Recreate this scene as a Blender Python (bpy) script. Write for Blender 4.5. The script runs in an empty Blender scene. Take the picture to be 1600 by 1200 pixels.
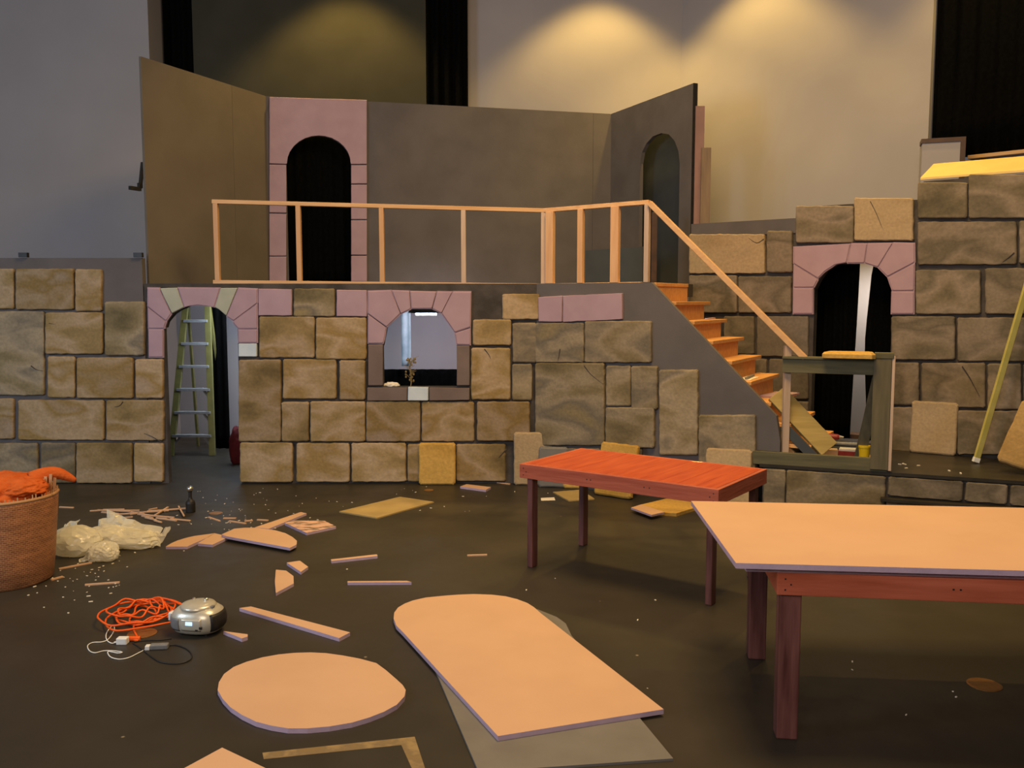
import bpy, bmesh, math, random
from mathutils import Vector, Matrix, noise
R = random.Random(7)
sc = bpy.context.scene
COL = sc.collection
PI = math.pi

# ------------------------------------------------------------------ camera
F, HZ, HC = 1400.0, 468.0, 2.0            # focal length and horizon in px, eye height in metres
TH = math.atan((600 - HZ) / F)
cam = bpy.data.cameras.new('camera'); cam.sensor_width = 36; cam.lens = 36 * F / 1600
camo = bpy.data.objects.new('camera', cam); COL.objects.link(camo)
camo.location = (0, 0, HC); camo.rotation_euler = (PI / 2 - TH, 0, 0)
cam.clip_end = 200
sc.camera = camo

def ray(u, v):
    w = (v - 600) / F
    return Vector(((u - 800) / F, math.cos(TH) - w * math.sin(TH), -(math.sin(TH) + w * math.cos(TH))))
O = Vector((0, 0, HC))
def onz(u, v, z=0.0):
    d = ray(u, v); return O + d * ((z - HC) / d.z)
def ony(u, v, Y):
    d = ray(u, v); return O + d * (Y / d.y)

class Plane:                               # a vertical plane: origin, direction along it; faces the audience
    def __init__(s, p, d):
        s.p = Vector((p[0], p[1], 0)); s.d = Vector((d[0], d[1], 0)).normalized()
        s.n = Vector((s.d.y, -s.d.x, 0)); s.rz = math.atan2(s.d.y, s.d.x)
    def off(s, k): return Plane(s.p + s.n * k, s.d)
    def hit(s, u, v):
        r = ray(u, v); t = (s.p - O).dot(s.n) / r.dot(s.n); return O + r * t
    def sz(s, u, v):
        h = s.hit(u, v); return ((h - s.p).dot(s.d), h.z)
    def poly(s, pts): return [s.sz(u, v) for u, v in pts]
    def at(s, t, z=0, k=0): return s.p + s.d * t + s.n * k + Vector((0, 0, z))

# ------------------------------------------------------------------ materials
def node_mat(name):
    m = bpy.data.materials.new(name); m.use_nodes = True
    nt = m.node_tree; b = nt.nodes['Principled BSDF']; return m, nt, b
def N(nt, t, **k):
    n = nt.nodes.new(t)
    for a, v in k.items(): setattr(n, a, v)
    return n
def mat(name, c1, c2=None, scale=8.0, rough=0.6, bump=0.0, bscale=60.0, metal=0.0, stretch=(1, 1, 1), spec=0.4, detail=6, lo=.35, hi=.65, c3=None, rnd=0.0):
    m, nt, b = node_mat(name); L = nt.links
    b.inputs['Roughness'].default_value = rough; b.inputs['Metallic'].default_value = metal
    b.inputs['Specular IOR Level'].default_value = spec
    tc = N(nt, 'ShaderNodeTexCoord'); mp = N(nt, 'ShaderNodeMapping'); mp.inputs['Scale'].default_value = stretch
    L.new(tc.outputs['Object'], mp.inputs['Vector'])
    oi = N(nt, 'ShaderNodeObjectInfo'); mul = N(nt, 'ShaderNodeMath', operation='MULTIPLY'); mul.inputs[1].default_value = 37.0
    L.new(oi.outputs['Random'], mul.inputs[0]); cmb = N(nt, 'ShaderNodeCombineXYZ')
    for i in range(3): L.new(mul.outputs[0], cmb.inputs[i])
    L.new(cmb.outputs[0], mp.inputs['Location'])
    nz = N(nt, 'ShaderNodeTexNoise'); nz.inputs['Scale'].default_value = scale; nz.inputs['Detail'].default_value = detail
    L.new(mp.outputs[0], nz.inputs['Vector'])
    rp = N(nt, 'ShaderNodeValToRGB'); e = rp.color_ramp.elements
    e[0].position = lo; e[0].color = (*c1, 1); e[1].position = hi; e[1].color = (*(c2 or c1), 1)
    if c3: q = e.new((lo + hi) / 2); q.color = (*c3, 1)
    L.new(nz.outputs['Fac'], rp.inputs[0])
    src = rp.outputs[0]
    if rnd:
        hs = N(nt, 'ShaderNodeHueSaturation'); mr = N(nt, 'ShaderNodeMapRange')
        mr.inputs['To Min'].default_value = 1 - rnd; mr.inputs['To Max'].default_value = 1 + rnd
        L.new(oi.outputs['Random'], mr.inputs['Value']); L.new(mr.outputs[0], hs.inputs['Value']); L.new(src, hs.inputs['Color']); src = hs.outputs[0]
    L.new(src, b.inputs['Base Color'])
    if bump:
        n2 = N(nt, 'ShaderNodeTexNoise'); n2.inputs['Scale'].default_value = bscale; n2.inputs['Detail'].default_value = 5
        L.new(mp.outputs[0], n2.inputs['Vector'])
        bp = N(nt, 'ShaderNodeBump'); bp.inputs['Strength'].default_value = bump; bp.inputs['Distance'].default_value = .02
        L.new(n2.outputs['Fac'], bp.inputs['Height']); L.new(bp.outputs[0], b.inputs['Normal'])
    return m

def stone_mat(name, ramp, rnd=.16):
    """paint on carved foam: broad washes of ochre, grey and brown, streaked on the diagonal"""
    m, nt, b = node_mat(name); L = nt.links
    b.inputs['Roughness'].default_value = .8; b.inputs['Specular IOR Level'].default_value = .2
    tc = N(nt, 'ShaderNodeTexCoord'); oi = N(nt, 'ShaderNodeObjectInfo')
    mul = N(nt, 'ShaderNodeMath', operation='MULTIPLY'); mul.inputs[1].default_value = 61.0
    L.new(oi.outputs['Random'], mul.inputs[0]); cmb = N(nt, 'ShaderNodeCombineXYZ')
    for i in range(3): L.new(mul.outputs[0], cmb.inputs[i])
    mp = N(nt, 'ShaderNodeMapping'); mp.inputs['Rotation'].default_value = (0, .65, 0); mp.inputs['Scale'].default_value = (1.0, 1.0, 2.0)
    L.new(tc.outputs['Object'], mp.inputs['Vector']); L.new(cmb.outputs[0], mp.inputs['Location'])
    nz = N(nt, 'ShaderNodeTexNoise'); nz.inputs['Scale'].default_value = 1.5; nz.inputs['Detail'].default_value = 4; nz.inputs['Roughness'].default_value = .42; nz.inputs['Distortion'].default_value = .35
    L.new(mp.outputs[0], nz.inputs['Vector'])
    rp = N(nt, 'ShaderNodeValToRGB'); els = rp.color_ramp.elements
    els[0].position = ramp[0][0]; els[0].color = (*ramp[0][1], 1); els[1].position = ramp[-1][0]; els[1].color = (*ramp[-1][1], 1)
    for p, c in ramp[1:-1]: q = els.new(p); q.color = (*c, 1)
    L.new(nz.outputs['Fac'], rp.inputs[0])
    n3 = N(nt, 'ShaderNodeTexNoise'); n3.inputs['Scale'].default_value = 38; n3.inputs['Detail'].default_value = 6
    L.new(tc.outputs['Object'], n3.inputs['Vector'])
    r3 = N(nt, 'ShaderNodeMapRange'); r3.inputs['From Min'].default_value = .3; r3.inputs['From Max'].default_value = .7
    r3.inputs['To Min'].default_value = .86; r3.inputs['To Max'].default_value = 1.1
    L.new(n3.outputs['Fac'], r3.inputs['Value'])
    mr = N(nt, 'ShaderNodeMapRange'); mr.inputs['To Min'].default_value = 1 - rnd; mr.inputs['To Max'].default_value = 1 + rnd
    L.new(oi.outputs['Random'], mr.inputs['Value'])
    m2 = N(nt, 'ShaderNodeMath', operation='MULTIPLY'); L.new(r3.outputs[0], m2.inputs[0]); L.new(mr.outputs[0], m2.inputs[1])
    hs = N(nt, 'ShaderNodeHueSaturation'); L.new(rp.outputs[0], hs.inputs['Color']); L.new(m2.outputs[0], hs.inputs['Value'])
    L.new(hs.outputs[0], b.inputs['Base Color'])
    bp = N(nt, 'ShaderNodeBump'); bp.inputs['Strength'].default_value = .25; bp.inputs['Distance'].default_value = .02
    n4 = N(nt, 'ShaderNodeTexNoise'); n4.inputs['Scale'].default_value = 22; n4.inputs['Detail'].default_value = 7
    L.new(tc.outputs['Object'], n4.inputs['Vector']); L.new(n4.outputs['Fac'], bp.inputs['Height']); L.new(bp.outputs[0], b.inputs['Normal'])
    return m

def wood_mat(name, c1, c2, axis=0, scale=14, rough=.5, spec=.35, c3=None, coat=0.0, rnd=.1):
    st = [9, 9, 9]; st[axis] = .9
    m = mat(name, c1, c2, scale=scale / 6, rough=rough, stretch=st, spec=spec, detail=8, lo=.3, hi=.7, c3=c3, rnd=rnd, bump=.12, bscale=6)
    if coat: m.node_tree.nodes['Principled BSDF'].inputs['Coat Weight'].default_value = coat
    return m

M = {}
M['white'] = mat('white_plaster', (.315, .295, .305), (.34, .318, .328), 1.2, .85, .05, 120)
M['curtain'] = mat('black_velour', (.0016, .0016, .0016), (.0028, .0028, .0028), 30, .95, .2, 200, spec=.03)
M['olive'] = mat('dark_olive_panel', (.042, .040, .028), (.05, .047, .034), 2, .9, spec=.15)
M['flat'] = mat('grey_flat_paint', (.105, .094, .094), (.125, .112, .112), 3, .85, .1, 80, spec=.2)
M['flatbrown'] = mat('brown_flat_paint', (.135, .116, .095), (.155, .134, .111), 2, .85, .1, 80, spec=.2)
M['mortar'] = mat('dark_mortar_paint', (.050, .044, .040), (.085, .074, .068), 5, .9, .2, 60, spec=.15)
OC = [(.28, (.155, .105, .035)), (.40, (.27, .185, .07)), (.50, (.37, .265, .145)), (.60, (.255, .165, .05)), (.72, (.33, .24, .145))]
GR = [(.28, (.115, .09, .038)), (.40, (.21, .16, .075)), (.50, (.30, .235, .135)), (.60, (.165, .135, .085)), (.72, (.25, .19, .085))]
RT = [(.28, (.085, .07, .035)), (.40, (.165, .13, .07)), (.50, (.245, .19, .12)), (.60, (.13, .105, .06)), (.72, (.21, .165, .10))]
DK = [(.28, (.12, .10, .075)), (.5, (.18, .15, .115)), (.74, (.15, .125, .095))]
YL = [(.28, (.42, .24, .045)), (.5, (.56, .34, .085)), (.74, (.47, .29, .07))]
dull = lambda rp: [(p, (c[0] * .98, c[1] * 1.0, c[2] * 1.10 + .004)) for p, c in rp]
OC, GR, RT = dull(OC), dull(GR), dull(RT)
M['ochre'] = stone_mat('ochre_stone_paint', OC)
M['ochre_lit'] = stone_mat('lit_ochre_stone', [(p, tuple(x * 1.22 for x in c)) for p, c in OC], .08)  # brighter copy of the ochre for stones painted as more strongly lit
M['greybrown'] = stone_mat('grey_brown_stone_paint', GR)
M['rightstone'] = stone_mat('brown_grey_stone_paint', RT)
M['darkstone'] = stone_mat('dark_grey_stone_paint', DK, .08)
M['yellowstone'] = stone_mat('yellow_ochre_stone_paint', YL, .06)
M['tanstone'] = stone_mat('tan_ochre_stone_paint', [(.28, (.27, .165, .055)), (.5, (.38, .25, .10)), (.74, (.31, .20, .07))], .04)
M['cream'] = stone_mat('cream_brown_stone_paint', [(.28, (.34, .24, .13)), (.5, (.42, .31, .18)), (.74, (.36, .27, .16))], .05)
M['pink'] = mat('shaded_pink_foam', (.37, .25, .295), (.41, .28, .325), 5, .75, .08, 90, spec=.25)  # pink foam on the walls, its shade put into the colour
M['foam'] = mat('warm_lit_pink_foam', (.57, .355, .215), (.605, .38, .232), 2.5, .72, .06, 90, spec=.25)  # same pink foam, warm overhead light put into the colour
M['cool_lit_foam'] = mat('cool_lit_pink_foam', (.46, .34, .44), (.52, .385, .48), 12, .8, .1, 90, spec=.2)  # same foam again, cool light on its sides painted in
M['green_foam'] = mat('pale_green_foam', (.36, .37, .29), (.42, .42, .33), 6, .8, .1, 80)
M['white_foam'] = mat('white_blue_foam', (.52, .60, .66), (.60, .67, .72), 6, .8, .1, 80)
M['greyfoam'] = mat('grey_brown_foam', (.155, .115, .10), (.19, .142, .125), 4, .8, .1, 80, spec=.2)
M['lumber'] = wood_mat('raw_pine', (.60, .33, .13), (.72, .44, .21), 0)
M['lumber_v'] = wood_mat('raw_pine_upright', (.56, .30, .13), (.66, .39, .19), 2)
M['lumber_pale'] = wood_mat('pale_pine_upright', (.44, .32, .23), (.54, .40, .30), 2)
M['plywood'] = wood_mat('orange_plywood', (.56, .27, .085), (.68, .36, .13), 0)
M['greenwood'] = wood_mat('weathered_green_lumber', (.085, .080, .042), (.15, .135, .075), 0, rough=.75)
M['greenwood_v'] = wood_mat('weathered_green_lumber_upright', (.10, .088, .05), (.16, .135, .08), 2, rough=.75)
M['plank'] = wood_mat('yellowish_plank', (.26, .19, .06), (.36, .27, .10), 0, rough=.7)
M['tabletop'] = wood_mat('red_stained_planks', (.36, .045, .009), (.50, .088, .02), 1, rough=.38, coat=.15, rnd=.12)
M['apron'] = wood_mat('red_stained_apron', (.36, .075, .035), (.52, .135, .07), 0, rough=.45, coat=.1, rnd=.05)
M['apron_y'] = wood_mat('red_stained_apron_end', (.36, .075, .035), (.52, .135, .07), 1, rough=.45, coat=.1, rnd=.05)
M['leg'] = wood_mat('dark_stained_leg', (.075, .022, .018), (.21, .082, .068), 2, rough=.45, rnd=.05)
M['black'] = mat('black_paint', (.012, .011, .010), (.02, .018, .016), 20, .5)
M['blackdeck'] = mat('black_deck_paint', (.022, .019, .013), (.034, .029, .02), 6, .42, .05, 40)
M['metal'] = mat('brushed_metal', (.55, .55, .54), (.65, .65, .63), 40, .32, metal=1.0)
M['silver'] = mat('silver_plastic', (.56, .53, .43), (.62, .59, .49), 20, .3, metal=.35)
M['greyplastic'] = mat('grey_plastic', (.16, .16, .16), (.2, .2, .2), 40, .45)
M['orange'] = mat('orange_rubber', (.80, .10, .008), (.86, .13, .012), 20, .45)
M['cloth'] = mat('orange_cloth', (.54, .10, .016), (.62, .13, .025), 14, .9, .4, 40, spec=.15)
M['whiteplastic'] = mat('white_plastic', (.75, .74, .70), (.8, .79, .75), 20, .35)
M['yellow'] = mat('yellow_plastic', (.75, .50, .01), (.8, .55, .02), 20, .4)
M['fibreglass'] = mat('olive_yellow_fibreglass', (.15, .138, .042), (.19, .17, .052), 12, .5)
M['pole'] = mat('yellow_aluminium', (.62, .55, .13), (.72, .64, .2), 6, .35, metal=.35)
M['red'] = mat('dark_red_cloth', (.09, .006, .008), (.13, .008, .012), 20, .85)
M['redplastic'] = mat('dark_red_plastic', (.22, .02, .02), (.26, .03, .03), 20, .4)
M['greysheet'] = mat('grey_board', (.15, .14, .125), (.175, .163, .148), 5, .6, .05, 60)
M['tansheet'] = mat('khaki_board', (.36, .255, .095), (.42, .30, .12), 5, .75, .05, 60)
M['tape'] = mat('brown_tape', (.22, .15, .06), (.30, .21, .09), 14, .6, c3=(.2, .14, .07))
M['copper'] = mat('tarnished_brass', (.30, .14, .04), (.36, .18, .06), 30, .4, metal=.6)
M['paper'] = mat('paper', (.78, .70, .55), (.82, .74, .6), 10, .8)
M['cardboard'] = mat('cardboard', (.42, .30, .20), (.48, .35, .24), 10, .8)
M['browntrim'] = mat('dark_brown_trim', (.055, .028, .016), (.08, .04, .022), 10, .5)
M['sill'] = mat('light_wood_sill', (.45, .27, .12), (.52, .32, .15), 4, .5, stretch=(1, 8, 8))
M['bluecloth'] = mat('pale_blue_sheet', (.24, .34, .40), (.42, .54, .6), 5, .6)
M['plant'] = mat('dried_stems', (.16, .11, .04), (.30, .22, .09), 40, .8)
M['yellowboard'] = mat('yellow_board', (.78, .55, .17), (.84, .6, .2), 4, .7)
M['alu'] = mat('dull_aluminium', (.30, .31, .32), (.38, .39, .40), 20, .5, metal=.15)
M['brownboard'] = wood_mat('brown_board', (.15, .105, .07), (.22, .155, .10), 2)
M['dustypink'] = mat('dusty_pink_board', (.24, .14, .125), (.28, .165, .145), 5, .8)
M['bluesheet'] = mat('dark_slate_sheet', (.045, .052, .055), (.055, .062, .065), 4, .7)

def glow(name, c, s):
    m, nt, b = node_mat(name); b.inputs['Emission Color'].default_value = (*c, 1); b.inputs['Emission Strength'].default_value = s
    b.inputs['Base Color'].default_value = (*c, 1); return m
M['lcd'] = glow('blue_lit_display', (.35, .58, 1.0), 1.7)
M['tubeglow'] = glow('fluorescent_tube_glow', (.8, .9, 1.0), 5.0)

def weave():
    m, nt, b = node_mat('woven_cane'); L = nt.links
    tc = N(nt, 'ShaderNodeTexCoord')
    mp = N(nt, 'ShaderNodeMapping'); mp.inputs['Scale'].default_value = (1, 1, 1); L.new(tc.outputs['UV'], mp.inputs['Vector'])
    br = N(nt, 'ShaderNodeTexBrick'); br.inputs['Scale'].default_value = 1.0; br.offset = .5
    br.inputs['Brick Width'].default_value = .030; br.inputs['Row Height'].default_value = .014; br.inputs['Mortar Size'].default_value = .002
    br.inputs['Color1'].default_value = (.36, .13, .052, 1); br.inputs['Color2'].default_value = (.24, .08, .032, 1); br.inputs['Mortar'].default_value = (.44, .24, .11, 1)
    L.new(mp.outputs[0], br.inputs['Vector'])
    nz = N(nt, 'ShaderNodeTexNoise'); nz.inputs['Scale'].default_value = 3.0; nz.inputs['Detail'].default_value = 4
    mp2 = N(nt, 'ShaderNodeMapping'); mp2.inputs['Scale'].default_value = (2, 9, 1); L.new(tc.outputs['UV'], mp2.inputs['Vector']); L.new(mp2.outputs[0], nz.inputs['Vector'])
    mr = N(nt, 'ShaderNodeMapRange'); mr.inputs['From Min'].default_value = .3; mr.inputs['From Max'].default_value = .7; mr.inputs['To Min'].default_value = .75; mr.inputs['To Max'].default_value = 1.25
    L.new(nz.outputs['Fac'], mr.inputs['Value'])
    hs = N(nt, 'ShaderNodeHueSaturation'); L.new(br.outputs['Color'], hs.inputs['Color']); L.new(mr.outputs[0], hs.inputs['Value'])
    L.new(hs.outputs[0], b.inputs['Base Color']); b.inputs['Roughness'].default_value = .6
    bp = N(nt, 'ShaderNodeBump'); bp.inputs['Strength'].default_value = .5; bp.inputs['Distance'].default_value = .004; bp.invert = True
    L.new(br.outputs['Fac'], bp.inputs['Height']); L.new(bp.outputs[0], b.inputs['Normal'])
    return m
M['weave'] = weave()
def film():
    m, nt, b = node_mat('thin_clear_plastic'); L = nt.links
    out = nt.nodes['Material Output']
    b.inputs['Base Color'].default_value = (.93, .89, .72, 1); b.inputs['Roughness'].default_value = .2
    tl = N(nt, 'ShaderNodeBsdfTranslucent'); tl.inputs['Color'].default_value = (.95, .9, .74, 1)
    tr = N(nt, 'ShaderNodeBsdfTransparent')
    a = N(nt, 'ShaderNodeMixShader'); a.inputs[0].default_value = .35; L.new(b.outputs[0], a.inputs[1]); L.new(tl.outputs[0], a.inputs[2])
    c = N(nt, 'ShaderNodeMixShader'); c.inputs[0].default_value = .16; L.new(a.outputs[0], c.inputs[1]); L.new(tr.outputs[0], c.inputs[2])
    L.new(c.outputs[0], out.inputs['Surface'])
    return m
M['film'] = film()
def floor_mat():
    m, nt, b = node_mat('black_stage_floor'); L = nt.links
    tc = N(nt, 'ShaderNodeTexCoord')
    nz = N(nt, 'ShaderNodeTexNoise'); nz.inputs['Scale'].default_value = 1.1; nz.inputs['Detail'].default_value = 8; L.new(tc.outputs['Object'], nz.inputs['Vector'])
    rp = N(nt, 'ShaderNodeValToRGB'); e = rp.color_ramp.elements
    e[0].position = .3; e[0].color = (.026, .0215, .0145, 1); e[1].position = .75; e[1].color = (.044, .0365, .026, 1); L.new(nz.outputs['Fac'], rp.inputs[0])
    vo = N(nt, 'ShaderNodeTexVoronoi'); vo.inputs['Scale'].default_value = 1.9; L.new(tc.outputs['Object'], vo.inputs['Vector'])
    cr = N(nt, 'ShaderNodeMapRange'); cr.inputs['From Min'].default_value = .022; cr.inputs['From Max'].default_value = .012; L.new(vo.outputs['Distance'], cr.inputs['Value'])
    mx = N(nt, 'ShaderNodeMix', data_type='RGBA'); mx.inputs['B'].default_value = (.22, .18, .12, 1)
    L.new(cr.outputs[0], mx.inputs['Factor']); L.new(rp.outputs[0], mx.inputs['A'])
    L.new(mx.outputs['Result'], b.inputs['Base Color'])
    n2 = N(nt, 'ShaderNodeTexNoise'); n2.inputs['Scale'].default_value = 5; n2.inputs['Detail'].default_value = 6; L.new(tc.outputs['Object'], n2.inputs['Vector'])
    mr = N(nt, 'ShaderNodeMapRange'); mr.inputs['To Min'].default_value = .34; mr.inputs['To Max'].default_value = .6; L.new(n2.outputs['Fac'], mr.inputs['Value'])
    L.new(mr.outputs[0], b.inputs['Roughness']); b.inputs['Specular IOR Level'].default_value = .35
    return m
M['floor'] = floor_mat()

# ------------------------------------------------------------------ mesh helpers
class MB:
    def __init__(s): s.bm = bmesh.new(); s.uv = None
    def face(s, vs):
        try: return s.bm.faces.new(vs)
        except ValueError: return None
    def hull(s, rings, cap=True):
        vr = [[s.bm.verts.new(p) for p in r] for r in rings]
        n = len(vr[0])
        for a, b in zip(vr, vr[1:]):
            for i in range(n): s.face((a[i], a[(i + 1) % n], b[(i + 1) % n], b[i]))
        if cap: s.face(list(reversed(vr[0]))); s.face(vr[-1])
        return vr
    def box(s, c, d, rot=None):
        x, y, z = (k / 2 for k in d); c = Vector(c)
        def P(i, j, k):
            p = Vector((i * x, j * y, k * z)); return c + (rot @ p if rot else p)
        s.hull([[P(-1, -1, k), P(1, -1, k), P(1, 1, k), P(-1, 1, k)] for k in (-1, 1)])
    def beam(s, p, q, w, h, up=Vector((0, 0, 1))):
        p = Vector(p); q = Vector(q); t = (q - p).normalized()
        a = t.cross(up)
        if a.length < 1e-4: a = t.cross(Vector((0, 1, 0)))
        a.normalize(); b = a.cross(t).normalized(); a = a * w / 2; b = b * h / 2
        s.hull([[c - a - b, c + a - b, c + a + b, c - a + b] for c in (p, q)])
    def prism(s, poly, z0, z1):
        s.hull([[Vector((x, y, z)) for x, y in poly] for z in (z0, z1)])
    def wall(s, poly, y0, y1):              # polygon in (s, z), from depth y0 to y1
        s.hull([[Vector((x, y, z)) for x, z in poly] for y in (y0, y1)])
    def lathe(s, prof, n=32, c=(0, 0, 0), cap=True, uv=False):
        c = Vector(c)
        vr = s.hull([[c + Vector((r * math.cos(2 * PI * i / n), r * math.sin(2 * PI * i / n), z)) for i in range(n)] for r, z in prof], cap)
        return vr
    def tube(s, pts, r, n=7, smooth=3):
        pts = [Vector(p) for p in pts]
        if smooth > 1 and len(pts) > 2:
            out = []
            for i in range(len(pts) - 1):
                p0 = pts[max(i - 1, 0)]; p1 = pts[i]; p2 = pts[i + 1]; p3 = pts[min(i + 2, len(pts) - 1)]
                for k in range(smooth):
                    t = k / smooth
                    out.append(.5 * ((2 * p1) + (p2 - p0) * t + (2 * p0 - 5 * p1 + 4 * p2 - p3) * t * t + (3 * p1 - p0 - 3 * p2 + p3) * t ** 3))
            out.append(pts[-1]); pts = out
        rings = []; a = None
        for i, p in enumerate(pts):
            t = (pts[min(i + 1, len(pts) - 1)] - pts[max(i - 1, 0)]).normalized()
            if a is None: a = t.orthogonal().normalized()
            a = (a - t * a.dot(t)).normalized(); b = t.cross(a)
            rr = r(i / (len(pts) - 1)) if callable(r) else r
            rings.append([p + (a * math.cos(2 * PI * k / n) + b * math.sin(2 * PI * k / n)) * rr for k in range(n)])
        s.hull(rings)
    def blob(s, c, rad, seed, amp=.25, freq=3.0, sub=4, ridge=True, flat=None, fine=True):
        m = bmesh.new(); bmesh.ops.create_icosphere(m, subdivisions=sub, radius=1)
        c = Vector(c); mp = {}
        for v in m.verts:
            p = v.co.copy(); q = p * freq + Vector((seed * 7.1, seed * 3.3, seed))
            d = noise.noise(q) * .6
            if ridge: d += (1 - 2 * abs(noise.noise(q * 1.9))) * .5 + ((1 - 2 * abs(noise.noise(q * 4.1))) * .18 if fine else 0)
            else: d += noise.noise(q * 2.2) * .3
            p *= 1 + amp * d
            w = c + Vector((p.x * rad[0], p.y * rad[1], p.z * rad[2]))
            if flat is not None and w.z < flat: w.z = flat + (w.z - flat) * .03
            mp[v] = s.bm.verts.new(w)
        for f in m.faces: s.face([mp[v] for v in f.verts])
        m.free()
    def build(s, name, m, parent=None, smooth=False, bevel=0.0, fix=True, loc=None, rz=0):
        if fix: bmesh.ops.recalc_face_normals(s.bm, faces=s.bm.faces)
        me = bpy.data.meshes.new(name); s.bm.to_mesh(me); s.bm.free()
        for x in (m if isinstance(m, (list, tuple)) else [m]): me.materials.append(M[x] if isinstance(x, str) else x)
        if smooth:
            for p in me.polygons: p.use_smooth = True
        o = bpy.data.objects.new(name, me); COL.objects.link(o)
        if parent: o.parent = parent
        if loc is not None: o.location = loc
        if rz: o.rotation_euler.z = rz
        if bevel:
            b = o.modifiers.new('bevel', 'BEVEL'); b.width = bevel; b.segments = 2; b.limit_method = 'ANGLE'
        return o

def tag(o, label, cat, group=None, kind=None):
    o['label'] = label; o['category'] = cat
    if group: o['group'] = group
    if kind: o['kind'] = kind
    return o
def thing(name, loc, label, cat, group=None, rz=0):
    o = bpy.data.objects.new(name, None); COL.objects.link(o); o.empty_display_size = .1
    o.location = loc; o.rotation_euler.z = rz
    return tag(o, label, cat, group)
def struct(o): o['kind'] = 'structure'; return o
def on_plane(name, pl, label, cat, z=0, t=0): return thing(name, pl.at(t, z), label, cat, rz=pl.rz)

def ragged(poly, step, amp, rnd, corner=.012):
    """walk round a polygon, cutting corners a little and wobbling the edges as a hot knife would"""
    out = []; n = len(poly)
    for i in range(n):
        a = Vector(poly[i]); b = Vector(poly[(i + 1) % n]); d = b - a; L = d.length
        if L < 1e-6: continue
        t = d / L; nn = Vector((t.y, -t.x)); c = min(corner, L * .2)
        k = max(1, int((L - 2 * c) / step))
        ph = rnd.random() * 50
        for j in range(k + 1):
            q = a + t * (c + (L - 2 * c) * j / k)
            w = amp * (noise.noise(Vector((ph + j * .8, 0, 0))) + .5 * rnd.uniform(-1, 1))
            out.append(q + nn * w)
    return out
def slab(mb, poly, d0, d1, rnd, rough=.005, inset=.014, step=.05, corner=.014):
    """a foam block in (s, z) standing from depth d0 to d1 (towards the audience = -y), edges softened"""
    p = ragged(poly, step, rough, rnd, corner)
    c = sum(p, Vector((0, 0))) / len(p)
    ext = max((q - c).length for q in p)
    def ring(k, d): return [Vector((q.x + (c.x - q.x) * k / ext, -d, q.y + (c.y - q.y) * k / ext)) for q in p]
    mb.hull([ring(0, d0), ring(0, d1 - inset), ring(inset * .5, d1 - inset * .35), ring(inset * 1.3, d1)])

# ------------------------------------------------------------------ the main lines of the set
ZD, ZP, DK_Z = .45, 2.17, .45
C0 = onz(838, 755)                           # corner where the castle front turns towards the stairs
FP = Plane((0, C0.y), (1, 0))                # castle front, square to the room
A30 = math.radians(30)
SP = Plane((C0.x, C0.y), (math.cos(A30), -math.sin(A30)))     # stair front, turned towards the audience
Q0 = SP.off(.06).hit(1184, 700)
q1 = onz(1600, 752, DK_Z)
DP = Plane((Q0.x, Q0.y), (q1.x - Q0.x, q1.y - Q0.y))          # front edge of the black deck
W0 = onz(1421, 704, DK_Z)
A42 = math.radians(38)
WP = Plane((W0.x, W0.y), (math.cos(A42), -math.sin(A42)))     # right castle wall

# ------------------------------------------------------------------ room
mb = MB(); mb.prism([(-12, -4), (12, -4), (12, 18), (-12, 18)], -.2, 0)
struct(mb.build('floor', 'floor'))
YB = 12.9
xl = ony(232, 50, 12.25).x
mb = MB(); mb.box(((xl - 12) / 2, 12.35, 4), (xl + 12, .2, 8)); mb.box((xl - .1, 12.8, 4), (.2, .9, 8))
struct(mb.build('wall_left', 'white'))
K = ony(1065, 100, YB)
mb = MB(); mb.box(((xl + K.x) / 2, YB + .1, 4), (K.x - xl + .3, .2, 8))
struct(mb.build('wall_back', 'white'))
mb = MB(); mb.box(((xl + K.x) / 2, YB - .01, .15), (K.x - xl, .02, .3))
A47 = math.radians(46)
RW = Plane((K.x, K.y), (math.cos(A47), -math.sin(A47)))
s_end = RW.sz(1455, 100)[0]; zpar = RW.sz(1560, 246)[1]
wh = RW.hit(1428, 250); pq = ony(1440, 250, wh.y / 1.07)
PP = Plane((pq.x, pq.y), (math.cos(.35), -math.sin(.35)))
pw_ = PP.sz(1500, 240)[0]; zbx = PP.sz(1440, 224)[1]
mb = MB()
mb.wall([(-.05, 0), (s_end, 0), (s_end, 8), (-.05, 8)], 0, .2)
mb.wall([(s_end, 0), (s_end + 5, 0), (s_end + 5, zpar), (s_end, zpar)], 0, .2)
cs, sn = PP.d.dot(RW.d), PP.d.dot(-RW.n)
pl0 = PP.p - RW.p; px0, py0 = pl0.dot(RW.d), pl0.dot(-RW.n)
qf = lambda a, b: (px0 + a * cs - b * sn, py0 + a * sn + b * cs)
mb.prism([qf(0, 0), qf(pw_, 0), qf(pw_, .75), qf(0, .30)], 0, zbx)
struct(mb.build('wall_right', 'white', loc=RW.p, rz=RW.rz))
mb = MB(); mb.prism([qf(-.01, -.015), qf(pw_ + .05, -.015), qf(pw_ + .05, .6), qf(-.01, .22)], zbx, zbx + .045)
mb.prism([qf(pw_, -.015), qf(pw_ + .05, -.015), qf(pw_ + .05, .6), qf(pw_, .6)], zbx - .7, zbx)
struct(mb.build('trim_1', 'browntrim', loc=RW.p, rz=RW.rz))
s_b1 = RW.sz(1503, 250)[0]
mb = MB(); mb.box(((s_b1 + s_end + 5) / 2 + .05, .05, zpar + .02), (s_end + 5 - s_b1 - .1, .34, .04))
struct(mb.build('trim_2', 'sill', loc=RW.p, rz=RW.rz, bevel=.004))

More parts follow.
